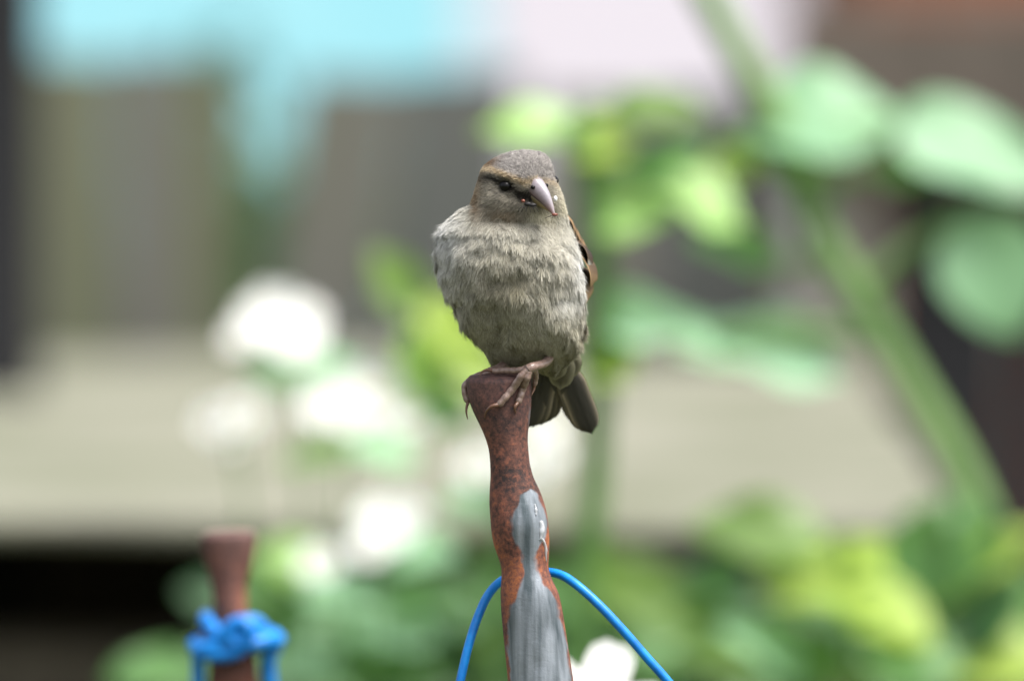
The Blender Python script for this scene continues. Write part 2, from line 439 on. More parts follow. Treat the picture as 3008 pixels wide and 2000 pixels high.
# --- concrete slab on dark supports
SD = 5.45
SZ = CAM[2] - (1515 + 500) * SD / FPX * cp
slab = empty('concrete_platform', (0, P(1504, 1560, SD)[1] + .75, 0))
tag(slab, 'wide pale flat slab with a dark hollow under its front edge', 'platform')
y0 = P(1504, 1560, SD)[1]; y1 = y0 + 1.68
V, Fc = [], []
nx, ny = 60, 40
for j in range(ny + 1):
    for i in range(nx + 1):
        x = -1.1 + 1.29 * i / nx
        yf = y0 - 0.05 * max(0, min(1, (x + 0.19) / 0.12)) - .012 * noise.noise(Vector((x * 7, 1, 0)))
        t = j / ny; y = yf + (y1 - yf) * t
        z = SZ + 0.004 * noise.noise(Vector((x * 9, y * 9, 0))) - (0.002 if j == 0 else 0)
        V.append((x, y, z))
n0 = len(V)
for i in range(nx + 1):
    x = -1.1 + 1.29 * i / nx
    yf = y0 - 0.05 * max(0, min(1, (x + 0.19) / 0.12)) - .012 * noise.noise(Vector((x * 7, 1, 0)))
    V.append((x, yf + .004, SZ - .010)); V.append((x, y1, SZ - .010))
for j in range(ny):
    for i in range(nx):
        a = j * (nx + 1) + i; Fc.append((a, a + 1, a + nx + 2, a + nx + 1))
for i in range(nx):
    Fc.append((n0 + 2 * i, n0 + 2 * i + 2, i + 1, i)); k = ny * (nx + 1) + i
    Fc.append((n0 + 2 * i + 3, n0 + 2 * i + 1, k, k + 1)); Fc.append((n0 + 2 * i, n0 + 2 * i + 1, n0 + 2 * i + 3, n0 + 2 * i + 2))
mk('slab', np.array(V), Fc, M['concrete'], slab)
for xx in (-0.93, -0.04):
    v, f = box((xx, (y0 + y1) / 2 + .02, (SZ - .012) / 2), (0.16, y1 - y0 - .06, SZ - .012)); mk('support_wall', v, f, M['board_brown'], slab, smooth=False)
v, f = box((-0.46, y1 - .09, (SZ - .012) / 2), (0.77, 0.08, SZ - .014)); mk('rear_wall', v, f, M['board_brown'], slab, smooth=False)
crx, cry = xcol(170, 5.62), y0 + .16; crz = zrow(1840, 5.62)
crate = empty('wooden_crate', (crx, cry, 0)); tag(crate, 'brown slatted wooden crate standing in the dark hollow under the slab', 'crate')
for k in range(9):
    h = crz / 9
    for sy in (-.055, .055):
        v, f = box((crx, cry + sy, h * (k + .5)), (.125, .009, h - .008)); mk('slat', v, f, M['board_brown'], crate, smooth=False)
for sx in (-.055, .055):
    for sy in (-.044, .044):
        v, f = box((crx + sx, cry + sy, crz / 2), (.012, .0125, crz)); mk('corner_batten', v, f, M['board_brown'], crate, smooth=False)

# ================================================================== STAKES
def px_m(D): return D / FPX      # metres per pixel at depth D

def stake(name, rows, D, material, label, galv=None, hd=None, slant=0.0, group=None):
    """a bent iron stake lofted from its outline (py, left, right) and run down into the soil"""
    k = px_m(D)
    rows = [(float(a), float(b_), float(c)) for a, b_, c in rows]
    a, b_, c = rows[-1]; pa, pb, pc = rows[-4]
    sl = ((b_ + c) - (pb + pc)) / 2 / (a - pa) * 0.75
    py = a; cx = (b_ + c) / 2; w = c - b_
    while P(cx, py, D)[2] > -0.12:
        py += 250; cx += sl * 250; rows.append((py, cx - w / 2, cx + w / 2))
    R = np.array(rows)
    ys = np.concatenate([np.arange(R[0, 0], a, 6), np.arange(a, py, 60)])
    def interp(col): return np.interp(ys, R[:, 0], R[:, col])
    kern = np.ones(5) / 5
    Ls, Rs = interp(1), interp(2)
    for arr in (Ls, Rs):
        n_ = int((a - R[0, 0]) / 6)
        arr[2:n_ - 2] = np.convolve(arr, kern, 'same')[2:n_ - 2]
    H = np.interp(ys, [q[0] for q in hd], [q[1] for q in hd]) / 1000.0
    H = np.convolve(np.pad(H, 8, mode='edge'), np.hanning(19)[1:-1] / np.hanning(19).sum(), 'valid')
    seg = 56; V = []; ga = []; tp = []
    for i, y in enumerate(ys):
        cx = (Ls[i] + Rs[i]) / 2; hw = (Rs[i] - Ls[i]) / 2
        for s in range(seg):
            th = 2 * math.pi * s / seg
            ct, st = math.cos(th), math.sin(th)
            x = cx + hw * ct
            wob = 1 + 0.025 * noise.noise(Vector((ct * 2, st * 2, y / 60)))
            pt = P(x, y, D) + AX * (H[i] * st * wob) + UP * (slant * (st + 0.4 * ct) * max(0, 1 - (y - ys[0]) / 70))
            V.append(pt)
            if galv is not None:
                g0 = np.interp(y, [q[0] for q in galv], [q[1] for q in galv]); g1 = np.interp(y, [q[0] for q in galv], [q[2] for q in galv])
                sdf = (min(x - g0, g1 - x) + 9 * noise.noise(Vector((x * .05, y * .022, 3)))) / 26.0
                ga.append(max(0, min(1, 0.5 + sdf * .5)) if st < 0.3 else 0.0)
            tp.append(max(0, min(1, 1 - (y - ys[0]) / 260)))
    Fc = []
    n = len(ys)
    for i in range(n - 1):
        for s in range(seg):
            s2 = (s + 1) % seg; Fc.append((i * seg + s, (i + 1) * seg + s, (i + 1) * seg + s2, i * seg + s2))
    # closed, slightly domed top with a rounded lip
    top = np.array(V[:seg]); cen = top.mean(axis=0); off = len(V)
    for r_, h_ in ((0.9, 0.0011), (0.6, 0.0014), (0.25, 0.0012)):
        for q in top: V.append(cen + (q - cen) * r_ + UP * h_); tp.append(1); ga.append(0)
    V.append(cen + UP * .0011); tp.append(1); ga.append(0)
    prev = 0
    for r_ in range(3):
        st_ = off + r_ * seg
        for s in range(seg):
            s2 = (s + 1) % seg; Fc.append((prev + s, prev + s2, st_ + s2, st_ + s))
        prev = st_
    for s in range(seg): Fc.append((prev + s, prev + (s + 1) % seg, len(V) - 1))
    base = np.array(V)[(n - 1) * seg:n * seg].mean(axis=0); base[2] = 0
    attrs = {'topness': tp}
    if galv is not None: attrs['galv'] = ga
    return np.array(V), Fc, attrs, base

post_rows = [(1112, 1369, 1562), (1140, 1371, 1562), (1170, 1376, 1561), (1200, 1386, 1560), (1230, 1400, 1557), (1260, 1415, 1552), (1290, 1427, 1550),
             (1320, 1436, 1552), (1360, 1440, 1556), (1400, 1441, 1566), (1440, 1438, 1586), (1480, 1437, 1600), (1520, 1440, 1609), (1560, 1443, 1613),
             (1600, 1450, 1614), (1640, 1465, 1612), (1670, 1473, 1611), (1700, 1473, 1621), (1740, 1470, 1641), (1790, 1472, 1652), (1860, 1478, 1663),
             (1930, 1485, 1674), (2000, 1492, 1685)]
post_galv = [(1430, 1560, 1552), (1450, 1530, 1575), (1490, 1512, 1600), (1540, 1500, 1612), (1580, 1512, 1596), (1620, 1533, 1574), (1680, 1542, 1578), (1720, 1530, 1600), (1760, 1508, 1632),
             (1800, 1494, 1646), (1900, 1490, 1664), (2000, 1502, 1678), (3000, 1620, 1800)]
post_hd = [(1112, 7.8), (1200, 7.4), (1300, 5.8), (1400, 6.2), (1540, 8.6), (1650, 7.0), (1760, 8.8), (9000, 9.2)]
V, Fc, at_, base = stake('metal_stake', post_rows, DIST, None, '', post_galv, post_hd, slant=0.0011)
post = empty('metal_stake', base)
tag(post, 'bent rusty iron stake with bare grey metal patches under the perched sparrow', 'stake', 'rusty stakes with blue cord')
mk('shaft', V, Fc, M['rust_galv'], post, attrs=at_)

def post_depth(px, py):
    """depth (m, negative towards camera) of the stake's front surface"""
    R = np.array(post_rows); l = np.interp(py, R[:, 0], R[:, 1]); r_ = np.interp(py, R[:, 0], R[:, 2])
    h = np.interp(py, [q[0] for q in post_hd], [q[1] for q in post_hd]) / 1000
    t = (px - (l + r_) / 2) / ((r_ - l) / 2)
    return -h * math.sqrt(max(0.0, 1 - t * t))

def on_post(px, py, lift=0.0): return P(px, py, DIST) + AX * (post_depth(px, py) - lift)

# wet drips on the bare metal
for pts, rads in (([(1571, 1478), (1574, 1496), (1575, 1512)], [.0001, .0005, .0002]), ([(1588, 1528), (1592, 1544), (1590, 1566), (1587, 1585)], [.0004, .0009, .0008, .0003]),
                  ([(1590, 1578), (1598, 1592), (1603, 1612), (1603, 1628), (1605, 1650)], [.0003, .0005, .0005, .0004, .0001])):
    p3 = crom([on_post(a, c, 0.0001) for a, c in pts], 14); r3 = np.interp(np.linspace(0, 1, 14), np.linspace(0, 1, len(rads)), rads)
    r3 = r3 * (1 + 0.12 * np.sin(np.arange(14) * 1.1))
    v, f = tube(p3, r3, 10); mk('water_drip', v, f, M['drip'], post)

LD = 4.18
left_rows = [(1572, 590, 754), (1600, 592, 754), (1640, 600, 746), (1680, 612, 733), (1720, 622, 724), (1760, 626, 724), (1800, 626, 728), (1850, 620, 738), (1900, 616, 748), (1950, 613, 756), (2000, 612, 760)]
left_hd = [(1572, 7.6), (1720, 6.4), (1900, 8.6), (9000, 9.0)]
V, Fc, at_, base = stake('metal_stake', left_rows, LD, None, '', None, left_hd, slant=0.0008)
lp = mk('metal_stake', V, Fc, M['rust'], attrs=at_, org=base)
tag(lp, 'rusty iron stake with flared top and thick blue knot tied round it', 'stake', 'rusty stakes with blue cord')

# ---------------------------------------------------------------- blue cord
def cord_pts(lst): return [P(a, c, d) for a, c, d in lst]
lead = [(1130, 5200, 3.805), (1180, 3600, 3.805), (1285, 2350, 3.805), (1325, 2130, 3.805), (1352, 2000, 3.805), (1378, 1890, 3.806), (1408, 1800, 3.808), (1440, 1738, 3.811), (1478, 1702, 3.813), (1545, 1680, 3.8135),
        (1605, 1679, 3.813), (1650, 1689, 3.811), (1700, 1722, 3.808), (1760, 1776, 3.806), (1830, 1850, 3.805), (1900, 1930, 3.805), (1962, 2000, 3.805), (2100, 2180, 3.805), (2600, 3400, 3.805), (2750, 5200, 3.805)]
e0, e1 = P(1120, 8000, 3.81), P(2780, 8000, 3.81)
for e_ in (e0, e1): e_[2] = 0.003
pts = [e0 + np.array([-.12, .02, 0])] + [e0] + cord_pts(lead) + [e1] + [e1 + np.array([.12, .02, 0])]
cp_ = crom(pts, 420)
v, f = tube(cp_, 0.00132, 12)
tag(mk('cord', v, f, M['cord'], org=e0), 'thin bright blue cord looped behind the stake that carries the sparrow', 'cord')
# knot on the other stake
def lk(a, c, d): return P(a, c, LD) + AX * d / 1000.0
kn = []
wrap1 = [(605, 1812, 7), (612, 1826, -6), (650, 1862, -10.5), (700, 1836, -12), (745, 1822, -11), (775, 1848, -7), (770, 1880, 4), (690, 1880, 11), (600, 1880, 9), (575, 1892, 0), (600, 1902, -9), (660, 1890, -12.5), (720, 1862, -13.5), (770, 1862, -11), (800, 1880, -6), (790, 1898, 2), (700, 1900, 11), (600, 1908, 8), (578, 1916, 0)]
wrap2 = [(582, 2400, -2), (582, 2100, -2), (583, 1990, -3), (588, 1925, -6), (620, 1915, -11), (680, 1898, -13), (740, 1850, -15.5), (712, 1822, -15), (668, 1850, -14.5), (690, 1884, -14), (752, 1886, -14), (805, 1872, -9), (812, 1896, -4), (793, 1930, -4), (794, 2000, -3), (800, 2100, -2), (806, 2400, -2)]
wrap3 = [(572, 1888, -3), (590, 1908, -8), (640, 1920, -12), (690, 1912, -13), (740, 1888, -13), (785, 1882, -11), (818, 1876, -6), (800, 1862, -3), (770, 1856, 3)]
for w_ in (wrap1, wrap3):
    kn.append(tube(crom([lk(*q) for q in w_], 120), 0.0024, 10))
p2 = [lk(*q) for q in wrap2]
b0, b1 = lk(575, 6000, 0), lk(830, 6000, 0)
for q in (b0, b1): q[2] = 0.003
p2 = [b0 + np.array([-.05, 0, 0]), b0] + p2 + [b1, b1 + np.array([.05, 0, 0])]
kn.append(tube(crom(p2, 260), 0.0022, 10))
v, f = join(kn)
tag(mk('knotted_cord', v, f, M['cord'], org=np.array([lk(690, 1880, 0)[0], lk(690, 1880, 0)[1], 0])), 'thick blue cord knotted round the rusty stake with both ends hanging', 'cord')

# ================================================================== THE SPARROW
S = px_m(DIST) * 1000.0         # mm per pixel at the stake
PX0, PY0 = 1500.0, 1100.0
base_w = P(PX0, PY0, DIST)
bird = empty('sparrow', base_w, (-PITCH, 0, 0))
tag(bird, 'female house sparrow, pale grey-buff breast, perched on the rusty stake top', 'bird')

def B(px, py, d): return np.array([(px - PX0) * S, d, (PY0 - py) * S]) / 1000.0      # local metres; d in mm
def add_bird(name, v, f, m_, parent=None, col=None, smooth=True):
    me = bpy.data.meshes.new(name); me.from_pydata(np.asarray(v).tolist(), [], [tuple(int(i) for i in q) for q in f])
    if smooth: me.polygons.foreach_set('use_smooth', [True] * len(me.polygons))
    if col is not None: add_col(me, col)
    me.update()
    return link(name, me, m_, parent or bird)

prof = np.array([  # py, left, right, depth centre, half depth (mm)
    (441, 1538, 1544, -4, .6), (446, 1500, 1584, -4.5, 4.5), (455, 1474, 1602, -5, 7.5), (470, 1446, 1614, -5.5, 10.2), (490, 1420, 1623, -6, 12), (510, 1411, 1626, -6.2, 13),
    (530, 1406, 1632, -6.2, 13.6), (550, 1401, 1640, -6, 14), (570, 1395, 1647, -5.5, 14.2), (590, 1390, 1653, -4.5, 14.6), (604, 1384, 1656, -3.5, 15),
    (614, 1366, 1658, -2.6, 15.6), (630, 1342, 1661, -1.5, 16.6), (650, 1318, 1664, 0, 18), (670, 1300, 1671, 1, 19.4), (700, 1288, 1683, 2, 21), (735, 1283, 1694, 3, 22.5), (770, 1287, 1702, 4, 23.6),
    (800, 1291, 1706, 5, 24.4), (850, 1305, 1708, 6.5, 25), (885, 1326, 1712, 8, 25), (930, 1346, 1718, 10, 24), (965, 1367, 1722, 11.5, 23), (1000, 1393, 1714, 13, 21.5),
    (1030, 1422, 1694, 15, 19), (1055, 1432, 1680, 17, 16), (1072, 1455, 1655, 18, 12.5), (1082, 1480, 1630, 19, 8.5), (1086, 1545, 1565, 19.5, .8)], dtype=float)
NR, NT = 110, 96
tt = np.concatenate([np.linspace(0, 1, NR)])
pyv = np.interp(tt, np.linspace(0, 1, len(prof)), prof[:, 0])
def sm(col):
    a = np.interp(pyv, prof[:, 0], prof[:, col]); h = np.hanning(13)[1:-1]; h /= h.sum()
    a2 = np.convolve(np.pad(a, 5, mode='reflect', reflect_type='odd'), h, 'valid')
    w = np.clip((pyv - 470) / 60, 0, 1) * np.clip((1070 - pyv) / 30, 0, 1)
    h3 = np.array([.25, .5, .25]); a3 = np.convolve(np.pad(a, 1, mode='reflect', reflect_type='odd'), h3, 'valid')
    return a2 * w + a3 * (1 - w)
Lr, Rr, DC, HD = sm(1), sm(2), sm(3), sm(4)
EYE = (1486, 549)

def bump_mm(px, py, front):
    """sculpting of the face and lumps of the plumage, along the outward normal (mm)"""
    if front < 0: return 0.5 * noise.noise(Vector((px * .02, py * .02, 7)))
    d = 0.0
    d -= 1.5 * math.exp(-(((px - EYE[0]) / 26) ** 2 + ((py - EYE[1] - 2) / 18) ** 2))
    d -= 0.8 * math.exp(-(((px - 1535) / 34) ** 2 + ((py - 575) / 18) ** 2))
    d += 0.7 * math.exp(-(((px - 1500) / 60) ** 2 + ((py - 520 - (px - 1500) * .25) / 12) ** 2))
    d += 0.9 * math.exp(-(((px - 1450) / 45) ** 2 + ((py - 600) / 30) ** 2))
    d -= 0.7 * math.exp(-(((px - 1535) / 80) ** 2 + ((py - 652) / 20) ** 2))
    if py > 650:
        k = min(1, (py - 650) / 60)
        d += k * (1.5 * noise.noise(Vector((px * .014, py * .012, 1.3))) + 0.7 * noise.noise(Vector((px * .035, py * .028, 4.1))))
        d -= 1.6 * math.exp(-(((px - 1520) / 45) ** 2 + ((py - 815) / 36) ** 2))
        d -= 1.2 * math.exp(-(((px - 1455) / 18) ** 2 + ((py - 960) / 70) ** 2))
    return d

BV = []; Bpx = []
for i in range(NR):
    cx = (Lr[i] + Rr[i]) / 2; hw = (Rr[i] - Lr[i]) / 2
    for s in range(NT):
        th = 2 * math.pi * s / NT
        ct, st = math.cos(th), math.sin(th)
        x = cx + hw * ct; d = DC[i] - HD[i] * st
        k = bump_mm(x, pyv[i], st)
        nv = np.array([ct * HD[i] / max(HD[i], hw * S), -st]); nv /= np.linalg.norm(nv) + 1e-9
        BV.append(B(x + nv[0] * k / S, pyv[i], d + nv[1] * k)); Bpx.append((x, pyv[i], st))
BV = np.array(BV); Bpx = np.array(Bpx)
BF = []
for i in range(NR - 1):
    for s in range(NT):
        s2 = (s + 1) % NT; BF.append((i * NT + s, i * NT + s2, (i + 1) * NT + s2, (i + 1) * NT + s))
BF.append(tuple(range(NT - 1, -1, -1))); BF.append(tuple((NR - 1) * NT + s for s in range(NT)))


def lerp(a, c, t): t = max(0., min(1., t)); return np.array(a) * (1 - t) + np.array(c) * t
def gauss(px, py, cx, cy, sx, sy, rot=0):
    dx, dy = px - cx, py - cy; c, s = math.cos(rot), math.sin(rot)
    return math.exp(-(((dx * c + dy * s) / sx) ** 2 + ((-dx * s + dy * c) / sy) ** 2))

def plumage_colour(px, py, front):
    """colour of the feather growing at this place, some face shade painted in: (feather, tip)"""
    nz = noise.noise(Vector((px * .03, py * .03, 2.0))); nz2 = noise.noise(Vector((px * .09, py * .09, 9.0)))
    if front < (-0.55 if px > 1505 else -0.85) and py > 640:      # back: brown with dark streaks
        c = lerp((.20, .13, .08), (.05, .035, .025), .5 + .9 * math.sin(px * .22) + nz); return c, c * 1.25
    if py < 700:
        crown = np.array((.205, .19, .178)) * (1 + .4 * nz2 + .25 * noise.noise(Vector((px * .2, py * .2, 1))))
        cheek = np.array((.265, .24, .195)) * (1 + .45 * nz + .35 * noise.noise(Vector((px * .05 + py * .05, (py - px * .5) * .14, 6))))
        # border of the brow: runs from nape to bill
        brow = np.interp(px, [1395, 1440, 1490, 1540, 1575, 1620, 1660], [505, 503, 524, 545, 538, 542, 560])
        c = crown if py < brow else cheek
        tipc = c * (1.75 if py < brow else 1.35)
        # dark brown side of the crown
        g_ = gauss(px, py, 1432, 482, 34, 16, -0.5) * 1.1
        c = lerp(c, (.10, .065, .04), g_); tipc = lerp(tipc, (.16, .10, .06), g_)
        # buff brow
        g_ = 1.15 * math.exp(-((py - brow + 5) / 9.5) ** 2) * (1 if px < 1580 else .55)
        c = lerp(c, (.37, .285, .18), g_); tipc = lerp(tipc, (.58, .47, .33), g_)
        # dark stripe behind the eye, dark lores, and shade painted into the eye recess
        ln = np.interp(px, [1395, 1440, 1490, 1540, 1580], [528, 526, 548, 572, 585])
        g_ = 1.05 * math.exp(-((py - ln) / 12) ** 2) * (1 if px < 1585 else 0) * (0.75 if px < 1430 else 1)
        g_ = max(g_, 1.35 * gauss(px, py, 1540, 582, 44, 18, .25), 1.5 * gauss(px, py, EYE[0] + 4, EYE[1] + 3, 30, 19, .4))
        c = lerp(c, (.022, .019, .016), g_); tipc = lerp(tipc, (.04, .035, .03), g_)
        # brown-grey smudge below the cheek (mostly painted shade), pale throat
        g_ = 1.1 * gauss(px, py, 1490, 646, 62, 26, .25)
        c = lerp(c, (.11, .085, .055), g_); tipc = lerp(tipc, (.19, .15, .10), g_)
        g_ = 1.0 * gauss(px, py, 1600, 650, 55, 30)
        g_ = max(g_, gauss(px, py, 1655, 610, 26, 60) * .9) * (1 if px > 1560 else max(0, (px - 1520) / 40))
        c = lerp(c, (.50, .46, .34), g_); tipc = lerp(tipc, (.72, .68, .56), g_)
        # warm rim behind the cheek
        g_ = .6 * gauss(px, py, 1398, 580, 18, 60); c = lerp(c, (.30, .19, .10), g_); tipc = lerp(tipc, (.4, .28, .17), g_)
        if py > 636 or (px < 1392 and py > 600):
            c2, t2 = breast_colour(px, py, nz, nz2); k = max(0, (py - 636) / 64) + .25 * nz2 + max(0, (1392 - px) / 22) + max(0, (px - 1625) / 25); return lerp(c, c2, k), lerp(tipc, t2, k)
        return c, tipc
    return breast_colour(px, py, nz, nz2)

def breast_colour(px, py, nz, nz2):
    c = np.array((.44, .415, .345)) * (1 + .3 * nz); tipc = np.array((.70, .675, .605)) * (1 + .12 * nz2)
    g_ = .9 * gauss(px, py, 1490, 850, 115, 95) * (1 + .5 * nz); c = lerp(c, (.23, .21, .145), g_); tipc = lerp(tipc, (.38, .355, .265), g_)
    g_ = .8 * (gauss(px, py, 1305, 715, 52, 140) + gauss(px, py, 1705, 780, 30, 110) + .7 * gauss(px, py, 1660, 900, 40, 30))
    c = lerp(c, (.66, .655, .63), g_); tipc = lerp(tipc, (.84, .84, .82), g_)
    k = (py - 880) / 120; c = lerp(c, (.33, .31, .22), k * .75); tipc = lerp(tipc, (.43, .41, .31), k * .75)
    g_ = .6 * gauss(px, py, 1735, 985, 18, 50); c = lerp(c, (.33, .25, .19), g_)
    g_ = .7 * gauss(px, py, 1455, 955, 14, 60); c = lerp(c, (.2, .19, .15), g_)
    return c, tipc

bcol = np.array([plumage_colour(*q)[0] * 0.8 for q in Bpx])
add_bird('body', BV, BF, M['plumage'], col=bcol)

# ---- contour feathers: every feather is a fan of fine barbs
def body_samples(n, pyr, dens=None):
    idx = []
    q = np.array([f for f in BF[:-2]])
    a, b_, c, d = BV[q[:, 0]], BV[q[:, 1]], BV[q[:, 2]], BV[q[:, 3]]
    cr = np.cross(c - a, d - b_); area = np.linalg.norm(cr, axis=1) / 2
    fpy = Bpx[q[:, 0], 1]; fst = Bpx[q[:, 0], 2]
    wgt = area * ((fpy >= pyr[0]) & (fpy < pyr[1])) * np.where(fst > -0.3, 1.0, 0.35)
    pick = rng.choice(len(q), size=n, p=wgt / wgt.sum())
    u, v = rng.random(n)[:, None], rng.random(n)[:, None]
    qq = q[pick]
    def bil(A): return (A[qq[:, 0]] * (1 - u) + A[qq[:, 1]] * u) * (1 - v) + (A[qq[:, 3]] * (1 - u) + A[qq[:, 2]] * u) * v
    pos = bil(BV); pxs = bil(Bpx)
    nr = cr[pick]; nr = nr / (np.linalg.norm(nr, axis=1)[:, None] + 1e-15)
    cen = np.stack([np.interp(pxs[:, 1], pyv, (Lr + Rr) / 2), np.interp(pxs[:, 1], pyv, DC)], axis=1)
    # make sure normals point outwards
    out = np.stack([(pxs[:, 0] - cen[:, 0]) * S / 1000, pos[:, 1] - cen[:, 1] / 1000, np.zeros(n)], axis=1)
    flip = np.sum(nr * out, axis=1) < 0; nr[flip] *= -1
    return pos, nr, pxs

BILL_BASE = B(1572, 556, -19)

def feathers(n, pyr, Lmm, Wmm, lift, nb, wid, flow):
    pos, nr, pxs = body_samples(n, pyr)
    f = flow(pos, nr, pxs)
    f += rng.normal(scale=0.20, size=f.shape)
    f -= nr * np.sum(f * nr, axis=1)[:, None]; f /= np.linalg.norm(f, axis=1)[:, None] + 1e-12
    s = np.cross(nr, f)
    cl = np.array([noise.noise(Vector((q[0] * .045, q[1] * .04, 5))) for q in pxs])
    Ln = Lmm(pxs) / 1000 * rng.uniform(.75, 1.2, n); Wn = Wmm(pxs) / 1000 * rng.uniform(.8, 1.2, n)
    pc = pxs.copy(); pc[:, 0] += f[:, 0] * Ln * .62 * 1000 / S; pc[:, 1] -= f[:, 2] * Ln * .62 * 1000 / S
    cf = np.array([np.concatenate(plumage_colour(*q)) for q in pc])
    li = lift(pxs) * rng.uniform(.5, 1.5, n) * (1 + .4 * cl)
    phi = np.linspace(-1.35, 1.35, nb)[None, :] + rng.normal(scale=.10, size=(n, nb))
    al_e = (0.42 + 0.58 * np.cos(phi)) * (1 + rng.normal(scale=.13, size=(n, nb))); ac_e = 0.5 * np.sin(phi) * (1 + rng.normal(scale=.18, size=(n, nb)))
    al_s = al_e * 0.35; ac_s = ac_e * 0.08
    al_m = al_e * 0.72; ac_m = ac_e * 0.62
    hj = rng.normal(scale=.055, size=(n, nb))
    def pt(al, ac, hk):
        h = np.tan(li)[:, None] * (al - 0.45 * al * al) * Ln[:, None] + hk * hj * Ln[:, None] - 0.25 * ac * ac * Wn[:, None]
        return pos[:, None, :] + f[:, None, :] * (al * Ln[:, None])[..., None] + s[:, None, :] * (ac * Wn[:, None])[..., None] + nr[:, None, :] * (h - 0.0001)[..., None]
    p0, p1, p2 = pt(al_s, ac_s, 0), pt(al_m, ac_m, .6), pt(al_e, ac_e, 1.4)
    dirv = p2 - p0; dirv /= np.linalg.norm(dirv, axis=2)[..., None] + 1e-12
    nn = nr[:, None, :] + rng.normal(scale=.25, size=(n, nb, 3))
    wv = np.cross(nn, dirv); wv /= np.linalg.norm(wv, axis=2)[..., None] + 1e-12
    w = wid * rng.uniform(.7, 1.3, (n, nb))[..., None] / 1000
    V = np.stack([p0 - wv * w * .6, p0 + wv * w * .6, p1 - wv * w * .5, p1 + wv * w * .5, p2], axis=2).reshape(-1, 3)
    k = np.arange(n * nb) * 5
    quads = np.stack([k, k + 1, k + 3, k + 2], axis=1); tris = np.stack([k + 2, k + 3, k + 4], axis=1)
    jit = (1 + rng.normal(scale=.09, size=(n, 1, 1))) * (1 + rng.normal(scale=.10, size=(n, nb, 1)))
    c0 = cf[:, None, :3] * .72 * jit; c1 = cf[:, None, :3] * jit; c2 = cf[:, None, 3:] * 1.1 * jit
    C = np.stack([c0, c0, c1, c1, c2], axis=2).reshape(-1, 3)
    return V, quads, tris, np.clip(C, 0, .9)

def flow_body(pos, nr, pxs):
    f = np.zeros_like(pos); f[:, 2] = -1.0; f[:, 1] = 0.25
    f[:, 0] = (pxs[:, 0] - 1510) / 600 + 0.35 * np.array([noise.noise(Vector((q[0] * .012, q[1] * .012, 3))) for q in pxs])
    return f
def flow_head(pos, nr, pxs):
    f = pos - BILL_BASE; f /= np.linalg.norm(f, axis=1)[:, None] + 1e-12
    f = f + np.array([0, .15, -0.15])
    k = np.clip((pxs[:, 1] - 590) / 70, 0, 1)[:, None]
    return f * (1 - k) + flow_body(pos, nr, pxs) * k

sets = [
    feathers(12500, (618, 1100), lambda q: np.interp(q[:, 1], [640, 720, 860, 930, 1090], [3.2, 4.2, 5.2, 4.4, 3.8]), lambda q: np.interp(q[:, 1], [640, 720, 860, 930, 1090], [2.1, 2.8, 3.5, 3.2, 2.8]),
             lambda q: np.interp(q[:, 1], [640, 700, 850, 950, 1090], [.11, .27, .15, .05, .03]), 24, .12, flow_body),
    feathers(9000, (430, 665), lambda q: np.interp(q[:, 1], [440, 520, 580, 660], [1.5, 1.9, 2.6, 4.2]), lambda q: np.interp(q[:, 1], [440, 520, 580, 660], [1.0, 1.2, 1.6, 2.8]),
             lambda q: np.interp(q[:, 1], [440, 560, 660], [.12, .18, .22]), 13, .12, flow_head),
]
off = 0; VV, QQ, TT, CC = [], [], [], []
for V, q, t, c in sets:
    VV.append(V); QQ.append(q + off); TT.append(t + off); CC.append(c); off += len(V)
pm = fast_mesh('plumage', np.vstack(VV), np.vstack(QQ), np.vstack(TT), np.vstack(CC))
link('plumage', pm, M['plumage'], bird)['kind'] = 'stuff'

def head_depth(px, py):
    cx = np.interp(py, pyv, (Lr + Rr) / 2); hw = np.interp(py, pyv, (Rr - Lr) / 2); dc = np.interp(py, pyv, DC); hd_ = np.interp(py, pyv, HD)
    return dc - hd_ * math.sqrt(max(0, 1 - ((px - cx) / hw) ** 2))

# ---- eyes
for ex, ey in ((EYE[0], EYE[1]), (1622, 532)):
    c = B(ex, ey, head_depth(min(ex, 1628), ey) + (1.5 if ex < 1600 else 4.8))
    v, f = ellipsoid(c, (.0019, .0019, .0017), 20, 14); add_bird('eye', v, f, M['eye'])

